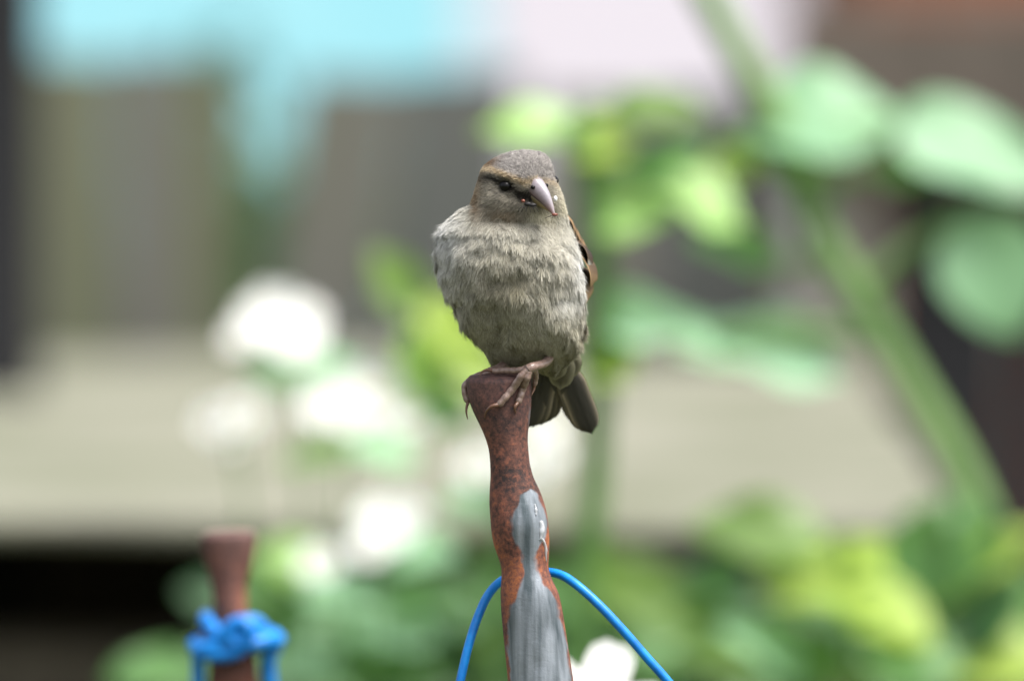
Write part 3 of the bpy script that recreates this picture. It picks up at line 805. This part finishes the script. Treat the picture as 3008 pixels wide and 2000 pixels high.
# ---- bill
az, dn = math.radians(48), math.radians(36)
bd = np.array([math.sin(az) * math.cos(dn), -math.cos(az) * math.cos(dn), -math.sin(dn)])
side = np.cross(bd, np.array([0, 0, 1.])); side /= np.linalg.norm(side)
ub = np.cross(side, bd)
roll = math.radians(-8); side, ub = side * math.cos(roll) + ub * math.sin(roll), ub * math.cos(roll) - side * math.sin(roll)
O = B(1563, 556, head_depth(1563, 556) + 3.3)
def mandible(upper, Lb):
    V, C = [], []; n, seg = 26, 20
    for i in range(n):
        t = i / (n - 1)
        if upper:
            ht = .0043 * (1 - t ** 1.8) ** .9; hw = .0031 * (1 - t ** 1.15) ** .95 + .00012; drop = -.0016 * t ** 2.4
        else:
            ht = -.0034 * (1 - t ** 1.4) ** .9; hw = .0030 * (1 - t) ** .85 + .0001; drop = -.0009 * t ** 2.2 - .0002
        c = O + bd * (Lb * t) + ub * drop
        for s in range(seg):
            th = math.pi * s / (seg - 1)
            x = hw * math.cos(th); z = ht * math.sin(th) ** .9
            V.append(c + side * x + ub * z)
            e = math.sin(th)
            if upper:
                col = lerp((.13, .085, .08), (.245, .215, .235), e * 1.3); col = lerp(col, (.34, .325, .35), max(0, e - .8) * 3); col = col * (1 + .10 * math.sin(i * 1.7 + s * .9) * math.sin(i * .6 - s * 1.9)); col = lerp(col, (.36, .16, .12), max(0, t - .6) * 1.6 * (1 - .6 * e))  # paler culmen ridge is a highlight painted into the horn colour
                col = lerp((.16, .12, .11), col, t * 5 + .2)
            else:
                col = lerp((.10, .085, .05), (.24, .18, .08), t * 1.6)
            C.append(col)
    Fc = []
    for i in range(n - 1):
        for s in range(seg):
            s2 = (s + 1) % seg; Fc.append((i * seg + s, i * seg + s2, (i + 1) * seg + s2, (i + 1) * seg + s) if s < seg - 1 else (i * seg + s, i * seg, (i + 1) * seg, (i + 1) * seg + s))
    Fc.append(tuple(range(seg))); Fc.append(tuple((n - 1) * seg + s for s in range(seg)))
    return np.array(V), Fc, np.array(C)
beak = empty('beak', (0, 0, 0)); beak.parent = bird
v, f, c = mandible(True, .0120); um = add_bird('upper_mandible', v, f, M['bill'], beak, c)
v, f, c = mandible(False, .0111); add_bird('lower_mandible', v, f, M['bill'], beak, c)
nc = O + bd * .0022 - side * .0027 + ub * .0024
v, f = ellipsoid(nc, (.0007, .0007, .0006), 10, 8); add_bird('nostril', v, f, M['eye'], beak)
v, f = ellipsoid(O + bd * .0022 + side * .0027 + ub * .0024, (.0007, .0007, .0006), 10, 8); add_bird('nostril', v, f, M['eye'], beak)

# ---- wings: folded, each made of its coverts and flight feathers
def vane(base, tip, wdir, w, bow, nrm, ccen, cedge, ctip, n=14, m_=9, pale_out=0.0, point=0.6):
    base, tip = np.array(base), np.array(tip); V, C, Fc = [], [], []
    for i in range(n):
        t = i / (n - 1)
        hw = w * (0.35 + .65 * min(1, t * 3)) * math.sqrt(max(.004, 1 - max(0, (t - point) / (1 - point)) ** 2.6))
        for j in range(m_):
            a = 2 * j / (m_ - 1) - 1
            V.append(base + (tip - base) * t + wdir * (hw * a) + nrm * (bow * math.sin(math.pi * t) - .25 * w * a * a))
            e = abs(a); k = max(0, (e - .45) / .55)
            cc = lerp(ccen, cedge, (k ** 1.3 if a < 0 else k) if not pale_out else k ** pale_out); cc = lerp(cc, ctip, max(0, (t - .8) / .2))
            if e < .09: cc = cc * .7
            C.append(cc * (1 + .12 * math.sin(j * 40 + i * 1.3)))
    for i in range(n - 1):
        for j in range(m_ - 1): k = i * m_ + j; Fc.append((k, k + 1, k + m_ + 1, k + m_))
    return np.array(V), Fc, np.array(C)

BUFF, DKB, BRN, WHT = (.36, .24, .12), (.035, .025, .02), (.20, .125, .065), (.72, .70, .62)
def wing(sgn):
    w_ = empty('wing', (0, 0, 0)); w_.parent = bird
    def Q(px, py, d):
        if sgn < 0: px = 1505 - (px - 1505) * (0.80 - .38 * min(1, max(0, (py - 840) / 150)))
        return B(px, py, d)
    def Q2(px, py, d): return Q(px, py, d + 4)
    rows = []
    # scapulars and lesser coverts along the shoulder
    for k in range(16):
        t = k / 15
        rows.append((Q2(1656 + 50 * t, 622 + 76 * t, 2 + 5 * t + 2 * (k % 3)), Q2(1690 + 38 * t, 690 + 84 * t, 3 + 8 * t + 2 * (k % 3)), .0022, lerp(BRN, DKB, .75 * (k % 2)), lerp(BRN, BUFF, .35), lerp(BRN, BUFF, .5), 1))
    # median coverts: white tips make the wing bar
    for k in range(6):
        rows.append((Q2(1700 + k * 4, 706 + k * 3, 1 + k * 2.6), Q2(1731 + k * 2, 778 + k * 1.5, 1 + k * 3), .0022, DKB, lerp(DKB, BRN, .5), WHT, 1))
    # greater coverts
    for k in range(9):
        rows.append((Q2(1708 + k * 2.4, 744 + k * 2, 0 + k * 2.4), Q2(1738 + k * 2.4, 842 - k * 3, 3 + k * 3), .0021, lerp(BRN, DKB, .6), BUFF, BUFF, 0))
    # tertials and secondaries, then the long primaries running to the tail root
    for k in range(8):
        rows.append((Q2(1706 + k * 2, 790, 2 + k * 2.4), Q2(1722 + k * 3, 896 - k * 6, 10 + k * 3.5), .0026, lerp(BRN, DKB, .6), BUFF, BRN, 0))
    for k in range(6):
        rows.append((Q2(1702, 800, 9 + k * 2.4), Q2(1686 + k * 5, 1000 - k * 10, 38 + k * 3), .0032, DKB, BRN, DKB, 0))
    for b_, t_, w0, cc, ce, ct, _ in rows:
        ax = (t_ - b_); ax /= np.linalg.norm(ax)
        out = np.array([sgn * 1.0, 0.05, 0.1]); wd_ = np.cross(ax, out); wd_ /= np.linalg.norm(wd_); nr_ = np.cross(wd_, ax) 
        if nr_[0] * sgn < 0: nr_ = -nr_
        v, f, c = vane(b_, t_, wd_, w0, .0012, nr_, cc, ce, ct)
        add_bird('feather', v, f, M['vane'], w_, c)
wing(1); wing(-1)

# ---- tail: two fanned halves seen from below
tail = empty('tail', (0, 0, 0)); tail.parent = bird
GREY, EDGE = (.058, .054, .046), (.50, .42, .31)
tl = [((1650, 1058, 27), (1727, 1272, 45.0), .0040, 0), ((1655, 1055, 27.6), (1741, 1278, 44.0), .0041, 1), ((1660, 1052, 28.2), (1722, 1262, 46.5), .0040, 0), ((1640, 1056, 28.6), (1712, 1250, 47.0), .0040, 0),
      ((1612, 1062, 27), (1590, 1252, 45.0), .0042, 0), ((1604, 1062, 27.6), (1566, 1258, 44.0), .0043, 1), ((1620, 1060, 28.2), (1604, 1244, 46.0), .0042, 0), ((1596, 1060, 28.8), (1545, 1262, 43.0), .0042, 0),
      ((1628, 1058, 29.4), (1640, 1206, 49.0), .0036, 0)]
for b_, t_, w0, pale in tl:
    b_, t_ = B(*b_), B(*t_); ax = (t_ - b_) / np.linalg.norm(t_ - b_)
    wd_ = np.cross(ax, np.array([0, -1., 0])); wd_ /= np.linalg.norm(wd_); nr_ = np.cross(wd_, ax)
    v, f, c = vane(b_, t_, wd_, w0, .0006, nr_, GREY, lerp(GREY, EDGE, .8 if pale else .35), (.04, .036, .03), n=18, m_=11, pale_out=3.0, point=.70)
    add_bird('feather', v, f, M['vane'], tail, c)
# undertail coverts
for b_, t_, w0 in (((1655, 1035, 21), (1646, 1146, 29), .0040), ((1690, 1030, 23), (1670, 1112, 28), .0030), ((1606, 1045, 20), (1613, 1108, 26), .0034), ((1630, 1045, 18), (1632, 1118, 25), .0036)):
    b_, t_ = B(*b_), B(*t_); ax = (t_ - b_) / np.linalg.norm(t_ - b_)
    wd_ = np.cross(ax, np.array([0, -1., 0])); wd_ /= np.linalg.norm(wd_); nr_ = np.cross(wd_, ax)
    if nr_[1] > 0: nr_ = -nr_
    v, f, c = vane(b_, t_, wd_, w0, .001, nr_, (.12, .11, .075), (.34, .32, .23), (.36, .34, .25), point=.35)
    add_bird('feather', v, f, M['vane'], tail, c)

# ---- feet gripping the stake top
def loc(w): return np.array(Matrix.Rotation(PITCH, 3, 'X') @ (Vector(w) - Vector(base_w)))
def toe(foot, pts, r0, r1, claw, rings):
    p = crom(pts, 48); t = np.linspace(0, 1, 48)
    r = (r0 + (r1 - r0) * t) * (1 + .16 * np.abs(np.sin(t * math.pi * rings)) - .08 + .04 * np.sin(t * math.pi * rings * 6))
    r[-3:] *= np.array([.96, .88, .7])
    v, f = tube(p, r, 14); to = add_bird('toe', v, f, M['toe'], foot)
    pc = crom(claw, 16); rc = np.interp(np.linspace(0, 1, 16), [0, .3, 1], [r1 * .72, r1 * .55, .00012])
    v, f = tube(pc, rc, 10); add_bird('claw', v, f, M['claw'], foot)
def on(px, py, lift): return loc(on_post(px, py, lift))
f1 = empty('foot', (0, 0, 0)); f1.parent = bird
r0, r1 = .00115, .00098
v, f = tube(crom([B(1622, 1030, 6), B(1605, 1062, -1), B(1584, 1072, -6), B(1562, 1078, -9.0), B(1550, 1085, -9.2)], 26), np.interp(np.linspace(0, 1, 26), [0, .4, .8, 1], [.0016, .0013, .0013, .0015]), 14)
add_bird('tarsus', v, f, M['toe'], f1)
toe(f1, [B(1556, 1080, -9.0), B(1532, 1104, -9.6), on(1506, 1142, r0 * .9), on(1482, 1170, r0 * .9), on(1464, 1191, r1 * .9)], r0, r1, [on(1466, 1188, .001), on(1446, 1192, .0020), on(1430, 1206, .0018), on(1424, 1227, .0002)], 6)
toe(f1, [B(1555, 1082, -9.0), B(1548, 1108, -9.4), on(1536, 1140, r0 * .9), on(1528, 1165, r0 * .8), on(1521, 1184, r1 * .8)], r0, r1 * .92, [on(1521, 1182, .001), on(1514, 1192, .0017), on(1512, 1202, .0014), on(1516, 1214, .0001)], 6)
toe(f1, [B(1552, 1082, -8.6), B(1520, 1088, -7), B(1480, 1088, -4.5), B(1446, 1090, -3.5)], r0 * .9, r1 * .86, [B(1448, 1089, -3.6), B(1432, 1086, -3.8), B(1416, 1092, -4), B(1408, 1107, -4.2)], 6)
toe(f1, [B(1560, 1080, -8.4), B(1572, 1092, -5), B(1574, 1112, -2), B(1570, 1132, -1)], r0 * .8, r1 * .7, [B(1570, 1130, -1), B(1569, 1142, -1), B(1565, 1152, -1.6), B(1561, 1162, -2.2)], 5)
f2 = empty('foot', (0, 0, 0)); f2.parent = bird
v, f = tube(crom([B(1500, 1058, 8), B(1462, 1084, 5), B(1440, 1092, 3)], 18), .0014, 12); add_bird('tarsus', v, f, M['toe'], f2)
toe(f2, [B(1440, 1092, 3), B(1400, 1105, 1.5), B(1366, 1130, 1.2), B(1366, 1160, 1), B(1374, 1182, .8)], r0 * .8, r1 * .8, [B(1376, 1178, .8), B(1371, 1195, .6), B(1370, 1212, .4), B(1374, 1231, .3)], 6)
toe(f2, [B(1440, 1093, 3), B(1420, 1098, 7), B(1395, 1108, 10), B(1390, 1130, 11)], r0 * .8, r1 * .8, [B(1390, 1128, 11), B(1386, 1142, 10.5), B(1390, 1160, 9.6)], 5)
toe(f2, [B(1440, 1093, 3), B(1450, 1098, 8), B(1448, 1112, 11), B(1446, 1132, 10.4)], r0 * .8, r1 * .8, [B(1446, 1130, 10.4), B(1444, 1146, 10), B(1446, 1160, 8.8)], 5)

# ---- the insect held in the bill
ins_c = O + bd * .0040 + side * .0034 - ub * .0022
insw = np.array(Matrix.Rotation(-PITCH, 3, 'X') @ Vector(ins_c)) + base_w
insect = empty('insect', insw, (-PITCH, 0, 0)); tag(insect, 'tiny dark insect with red bits held in the sparrow\'s bill', 'insect')
def add_ins(name, v, f, m_): 
    me = bpy.data.meshes.new(name); me.from_pydata((np.asarray(v) - ins_c).tolist(), [], [tuple(q) for q in f]); me.polygons.foreach_set('use_smooth', [True] * len(me.polygons)); me.update(); return link(name, me, m_, insect)
q = ins_c + side * .0006
v, f = join([ellipsoid(q, (.0011, .0009, .0007), 12, 8), ellipsoid(q + np.array([.0014, -.0003, -.0003]), (.0012, .0007, .0006), 12, 8)]); add_ins('body', v, f, M['black'])
v, f = ellipsoid(q + np.array([-.0014, -.0004, .0009]), (.0006, .00055, .0005), 12, 8); add_ins('head', v, f, M['red'])
for k in range(6):
    a = -2.6 + k * .42
    v, f = tube(crom([q + np.array([.0005 * k - .001, -.0004, -.0006]), q + np.array([.0005 * k - .0012 + .0012 * math.cos(a), -.0012, -.0011]), q + np.array([.0005 * k - .0012 + .0020 * math.cos(a), -.0010, -.0024])], 8), .00009, 6)
    add_ins('leg', v, f, M['black'])
tipc_ = O + bd * .0116 - ub * .0011
tw = np.array(Matrix.Rotation(-PITCH, 3, 'X') @ Vector(tipc_)) + base_w
crumb = empty('crumb', tw, (-PITCH, 0, 0)); tag(crumb, 'small red-brown crumb with fine bristles at the tip of the bill', 'crumb')
me = bpy.data.meshes.new('crumb'); v, f = ellipsoid((0, 0, 0), (.0009, .0006, .0005), 12, 8); me.from_pydata(v.tolist(), [], f); link('crumb_body', me, M['red'], crumb)
for k in range(5):
    v, f = tube([np.array([-.0012 + k * .0005, -.0004, -.0003]), np.array([-.0028 + k * .0009, -.0007, -.0010 + .0003 * (k % 2)])], .00008, 5)
    me = bpy.data.meshes.new('bristle'); me.from_pydata(v.tolist(), [], f); link('bristle', me, M['black'], crumb)
wb = O + bd * .0066 - side * .0036 + ub * .0006
v, f = ellipsoid((0, 0, 0), (.0006, .0006, .0009), 12, 8); me = bpy.data.meshes.new('pale_crumb'); me.from_pydata(v.tolist(), [], f); me.polygons.foreach_set('use_smooth', [True] * len(me.polygons))
o = link('pale_crumb', me, M['white_bit']); o.location = np.array(Matrix.Rotation(-PITCH, 3, 'X') @ Vector(wb)) + base_w
tag(o, 'small white crumb stuck beside the sparrow\'s bill', 'crumb')

# ================================================================== PLANTS
def leaf_mesh(seed, fold=.25, droop=.25, wavy=.04):
    r = random.Random(seed); nu, nv = 12, 7; V = []
    ph = r.uniform(0, 6)
    for i in range(nu):
        u = i / (nu - 1)
        hw = .5 * (math.sin(math.pi * min(1, u ** .78)) ** .75 if 0 < u < 1 else 0.004) 
        for j in range(nv):
            a = 2 * j / (nv - 1) - 1
            V.append((u, hw * a, fold * hw * abs(a) - droop * u * u * .6 + wavy * math.sin(u * 9 + ph + a * 2) * abs(a)))
    Fc = [(i * nv + j, i * nv + j + 1, (i + 1) * nv + j + 1, (i + 1) * nv + j) for i in range(nu - 1) for j in range(nv - 1)]
    return np.array(V), Fc

LEAVES = [leaf_mesh(k, .15 + .08 * (k % 3), .06 + .05 * (k % 4), .03 + .02 * (k % 2)) for k in range(8)]

def place_leaf(plant, px, py, D, ln, wd, ang, mt, tilt=45, k=None, slant=0.0, name='leaf'):
    """leaf centred on a pixel at depth D: ln, wd in pixels, ang in the picture, tilt = how far it faces the sky"""
    k = random.randrange(8) if k is None else k
    c = P(px, py, D); s = px_m(D); a = math.radians(ang)
    e1 = RT * math.cos(a) + UP * math.sin(a) + AX * slant; e1 /= np.linalg.norm(e1)
    t = math.radians(tilt); n0 = -AX * math.cos(t) + UP * math.sin(t)
    n0 = n0 - e1 * (n0 @ e1); n0 /= np.linalg.norm(n0)
    e2 = np.cross(n0, e1)
    v, f = LEAVES[k]
    visible = max(.35, abs(e2 @ AX)); 
    fore = max(.4, math.sqrt(max(0, 1 - (e2 @ AX) ** 2)))
    W = v[:, :1] * 0
    Vw = c + (v[:, 0:1] - .5) * ln * s * e1 + v[:, 1:2] * wd * s / fore * e2 + v[:, 2:3] * ln * s * n0
    o = mk(name, Vw, f, M[mt], plant)
    return c - e1 * ln * s * .5

def plant(name, stem, D, leaves, label, stem_px=14, cat='plant', group=None, stem_mat='stem'):
    """stem: pixels from top to the last visible one; it is run on down to the soil"""
    pts = [P(a, c, D) for a, c in stem]
    foot = pts[-1].copy(); foot[2] = 0; foot[0] += (pts[-1][0] - pts[-2][0]) * 1.0
    pts = pts + [foot * .5 + pts[-1] * .5, foot - np.array([0, 0, .02])]
    e = empty(name, (foot[0], foot[1], 0)); tag(e, label, cat, group)
    c = crom(pts, 60); s = px_m(D)
    tubes = [tube(c, np.linspace(stem_px * .5, stem_px * .75, 60) * s, 8)]
    for lf in leaves:
        b_ = place_leaf(e, *lf[:2], D + (lf[8] if len(lf) > 8 else 0), *lf[2:6], tilt=lf[6] if len(lf) > 6 else 45, slant=lf[7] if len(lf) > 7 else 0)
        i = np.argmin(np.linalg.norm(c - b_, axis=1) + np.maximum(0, c[:, 2] - b_[2]) * 1.5)
        mid = (b_ + c[i]) / 2 + np.array([0, 0, .004])
        tubes.append(tube(crom([c[i], mid, b_], 10), np.linspace(stem_px * .35, stem_px * .22, 10) * s, 6))
    v, f = join(tubes); mk('stem', v, f, M[stem_mat], e)
    return e

plant('leafy_plant', [(1690, 360), (1735, 520), (1765, 800), (1762, 1100), (1748, 1400), (1722, 1650), (1700, 2000)], 5.1, [
    (1570, 395, 330, 130, 172, 'pale', 60), (1770, 425, 200, 150, 10, 'yel', 55), (1935, 318, 300, 130, 2, 'olive', 35), (1865, 622, 260, 170, 15, 'pale', 58), (2060, 605, 310, 150, -25, 'pale', 64),
    (1790, 1050, 190, 190, 20, 'yel', 55), (1920, 975, 370, 150, -4, 'mintbright', 60), (1960, 470, 260, 110, 20, 'green', 40)],
    'upright yellow-green leafy plant on a thin stem right behind the sparrow', 72)
plant('leafy_plant', [(2040, -80), (2170, 160), (2280, 350), (2390, 650), (2540, 900), (2690, 1150), (2830, 1400), (2950, 1700), (3010, 2000)], 5.25, [
    (2430, 345, 480, 270, 8, 'mint', 50), (2860, 450, 520, 250, -20, 'mint', 40), (2290, 465, 340, 130, -12, 'pale', 64), (2150, 480, 170, 130, 190, 'yel', 40), (2920, 810, 400, 330, -65, 'mint', 35),
    (2290, 1050, 430, 200, -12, 'mintbright', 55), (2110, 1015, 260, 120, 0, 'mintbright', 58), (2160, 730, 280, 130, 160, 'green', 45), (2700, 480, 260, 150, 10, 'green', 40)],
    'tall stalk leaning across, thick and green, with large mint-green leaves', 84, stem_mat='stem_light')
plant('leafy_plant', [(1190, 840), (1300, 1000), (1370, 1180), (1410, 1450), (1420, 1700), (1425, 2000)], 5.2, [
    (1165, 830, 250, 150, 125, 'olive', 35), (1340, 985, 300, 170, -45, 'yel', 35), (1250, 1090, 260, 170, -70, 'pale', 55), (1420, 1120, 200, 140, -30, 'yel', 35), (1300, 1190, 240, 160, 215, 'green', 45)],
    'young plant with bright lime leaves between the white flowers and the sparrow', 16)
plant('leafy_plant', [(2480, 1560), (2500, 1750), (2520, 2000)], 5.1, [
    (2230, 1565, 420, 190, 172, 'olive', 40), (2430, 1700, 400, 210, 172, 'yel', 62), (2600, 1800, 330, 190, -25, 'yel', 62), (2520, 1640, 200, 130, 40, 'yel', 40),
    (2240, 1890, 380, 170, 145, 'mintpale', 58), (1930, 1770, 420, 170, 168, 'olive', 35), (2080, 1720, 260, 120, 200, 'green', 45), (2700, 1930, 320, 160, -10, 'green', 45), (2350, 1960, 300, 160, 190, 'green', 45)],
    'low bushy plant with bright yellow-green leaves beside the blue cord', 18)
plant('leafy_plant', [(2760, 1480), (2770, 1700), (2780, 2000)], 5.2, [
    (2740, 1630, 380, 300, 70, 'green', 30), (2900, 1660, 480, 110, 38, 'yel', 40), (2960, 1930, 380, 190, 15, 'yel', 45), (2640, 1950, 300, 180, 160, 'green', 40), (2920, 1800, 300, 160, 60, 'dark', 40), (2860, 1560, 260, 170, 110, 'green', 40)],
    'bushy plant with a long curved lime leaf under the thick stalk', 20)
plant('leafy_plant', [(980, 1620), (960, 1800), (950, 2000)], 5.15, [
    (1150, 1850, 290, 150, -8, 'mintpale', 62), (880, 1930, 320, 170, 170, 'mintpale', 62), (960, 1770, 250, 110, -15, 'green', 40), (780, 1730, 260, 140, 150, 'green', 40), (1130, 1970, 300, 140, -20, 'green', 45),
    (640, 1960, 260, 170, 175, 'green', 45), (440, 1975, 260, 140, 180, 'green', 45), (860, 1660, 260, 130, 160, 'pale', 50), (1240, 1760, 240, 120, 20, 'green', 45), (760, 1850, 240, 140, 160, 'green', 40)],
    'low spreading plant with pale green leaves beside the blue knot', 16)
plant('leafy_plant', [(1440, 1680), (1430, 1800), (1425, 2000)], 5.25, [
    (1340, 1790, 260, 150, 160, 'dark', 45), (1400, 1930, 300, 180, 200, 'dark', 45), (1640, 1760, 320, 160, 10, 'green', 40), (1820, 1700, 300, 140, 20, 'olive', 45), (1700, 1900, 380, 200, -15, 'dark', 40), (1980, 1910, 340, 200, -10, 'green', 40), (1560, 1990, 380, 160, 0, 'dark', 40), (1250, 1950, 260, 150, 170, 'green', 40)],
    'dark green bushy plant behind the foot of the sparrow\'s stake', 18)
# denser undergrowth further back fills the bed
CLUMP = ['dark green leafy clump behind the stake with the blue knot', 'dark green leafy clump under the low white blossoms', 'dark green leafy clump behind the single pure white blossom',
         'dark green leafy clump behind the right arm of the blue cord', 'dark green leafy clump under the bright yellow-green leaves', 'dark green leafy clump at the foot of the thick leaning stalk']
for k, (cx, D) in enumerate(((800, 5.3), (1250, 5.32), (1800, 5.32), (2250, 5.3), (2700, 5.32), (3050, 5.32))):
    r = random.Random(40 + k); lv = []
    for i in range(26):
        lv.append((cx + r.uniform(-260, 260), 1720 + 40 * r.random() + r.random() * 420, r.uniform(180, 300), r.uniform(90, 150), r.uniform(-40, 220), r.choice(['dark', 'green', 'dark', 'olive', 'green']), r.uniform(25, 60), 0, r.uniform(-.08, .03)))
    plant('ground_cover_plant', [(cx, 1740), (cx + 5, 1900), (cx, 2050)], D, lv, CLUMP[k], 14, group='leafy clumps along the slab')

# ---- white flowers
def petal_mesh(ln, wd, cup):
    V, n, m_ = [], 8, 5
    for i in range(n):
        u = i / (n - 1); hw = wd / 2 * (.25 + .75 * math.sin(math.pi * min(1, u * .62 + .12))) * (1 if u < .85 else math.sqrt(max(0.02, 1 - ((u - .85) / .15) ** 2 * .75)))
        for j in range(m_):
            a = 2 * j / (m_ - 1) - 1; V.append((u * ln, hw * a, cup * ln * (u * u + .25 * a * a)))
    return np.array(V), [(i * m_ + j, i * m_ + j + 1, (i + 1) * m_ + j + 1, (i + 1) * m_ + j) for i in range(n - 1) for j in range(m_ - 1)]

def flower(parent, px, py, D, dia, face, npet=5, cup=.18, rot=0.0, wide=.8):
    s = px_m(D); c = P(px, py, D); n0 = np.array(face, dtype=float); n0 /= np.linalg.norm(n0)
    e1 = np.cross(n0, np.array([0.1, 1, .2])); e1 /= np.linalg.norm(e1); e2 = np.cross(n0, e1)
    fl = empty('flower', c - np.array(parent.location)); fl.parent = parent
    v, f = petal_mesh(dia * s / 2, dia * s / 2 * wide, cup)
    for k in range(npet):
        a = rot + 2 * math.pi * k / npet; d1 = e1 * math.cos(a) + e2 * math.sin(a); d2 = np.cross(n0, d1)
        Vw = v[:, :1] * d1 + v[:, 1:2] * d2 + v[:, 2:3] * n0 + n0 * (.0003 * (k % 2))
        mk('petal', Vw, f, M['petal'], fl, org=np.zeros(3))
    v, f = ellipsoid(n0 * .0008, np.ones(3) * dia * s * .085, 10, 8); mk('flower_centre', v, f, M['petal_centre'], fl, org=np.zeros(3))
    return c

def flowering(stem, D, fls, label, leaves=()):
    e = plant('flowering_plant', stem, D, list(leaves), label, 14, 'flower')
    tubes = []; top = P(*stem[0], D); pts = crom([P(a, c, D) for a, c in stem], 30)
    for fl in fls:
        c = flower(e, fl[0], fl[1], D + fl[3], fl[2], fl[4], rot=fl[0] * .37, npet=fl[5] if len(fl) > 5 else 6)
        i = np.argmin(np.linalg.norm(pts - c, axis=1) + np.maximum(0, pts[:, 2] - c[2] + .01) * 2)
        tubes.append(tube(crom([pts[i], (pts[i] + c) / 2 - np.array([0, 0, .003]), c], 10), .0009, 6))
    v, f = join(tubes); mk('flower_stalk', v, f, M['stem'], e)
    return e

flowering([(850, 1040), (880, 1250), (900, 1600), (905, 2000)], 5.22, [(800, 930, 200, .0, (-.3, -1, .7)), (862, 995, 200, -.02, (.2, -1, .9)), (725, 985, 140, .03, (-.5, -.8, .8)), (905, 925, 110, .04, (.4, -.8, .8))], 'tallest white flower head, broad and creamy, over the pale slab',
          [(960, 1080, 200, 90, 20, 'mintpale', 50), (800, 1110, 190, 90, 160, 'mintpale', 50)])
flowering([(1020, 1160), (1010, 1350), (1000, 1700), (1000, 2000)], 5.18, [(960, 1195, 170, .0, (-.2, -1, .8)), (1090, 1165, 220, .02, (.3, -1, .8)), (1030, 1230, 120, -.02, (0, -1, .6)), (1190, 1215, 150, .02, (.4, -1, .8))], 'cluster of white blossoms left of the lime leaves',
          [(1130, 1330, 220, 100, -10, 'mintpale', 55), (930, 1340, 200, 90, 190, 'pale', 55)])
flowering([(690, 1260), (720, 1500), (740, 2000)], 5.25, [(640, 1240, 130, 0, (-.3, -1, .9)), (715, 1222, 140, .02, (.1, -1, 1)), (670, 1290, 100, .0, (0, -1, .7))], 'small white blossoms standing apart over the pale slab')
flowering([(1100, 1560), (1090, 1700), (1080, 2000)], 5.12, [(1130, 1545, 200, 0, (.2, -1, .8)), (1090, 1610, 120, -.02, (-.1, -1, .7)), (950, 1655, 150, .02, (-.2, -1, .9)), (880, 1700, 110, .03, (-.3, -1, .9)), (1200, 1500, 110, .03, (.3, -1, .8))], 'low white blossoms over the spreading pale green leaves',
          [(1230, 1620, 240, 110, 10, 'mintpale', 50), (1000, 1740, 240, 110, 170, 'mintpale', 50)])
flowering([(1500, 1400), (1480, 1600), (1470, 2000)], 5.15, [(1535, 1360, 200, 0, (.2, -1, .8)), (1410, 1375, 140, .03, (-.2, -1, .8)), (1615, 1330, 120, .05, (.3, -1, .9)), (1600, 1245, 110, .05, (.3, -1, .9))], 'white blossoms partly hidden behind the sparrow\'s stake',
          [(1390, 1480, 200, 90, 170, 'mintpale', 50)])
# the nearest one, just behind the stake
FROT = 0.82
e = plant('flowering_plant', [(1741, 2060), (1740, 2300)], 4.1, [], 'single pure white blossom between the stake and the blue cord', 12, 'flower')
flower(e, 1742, 2072, 4.1, 430, (.15, -1, .95), npet=5, cup=.2, rot=FROT, wide=.68)
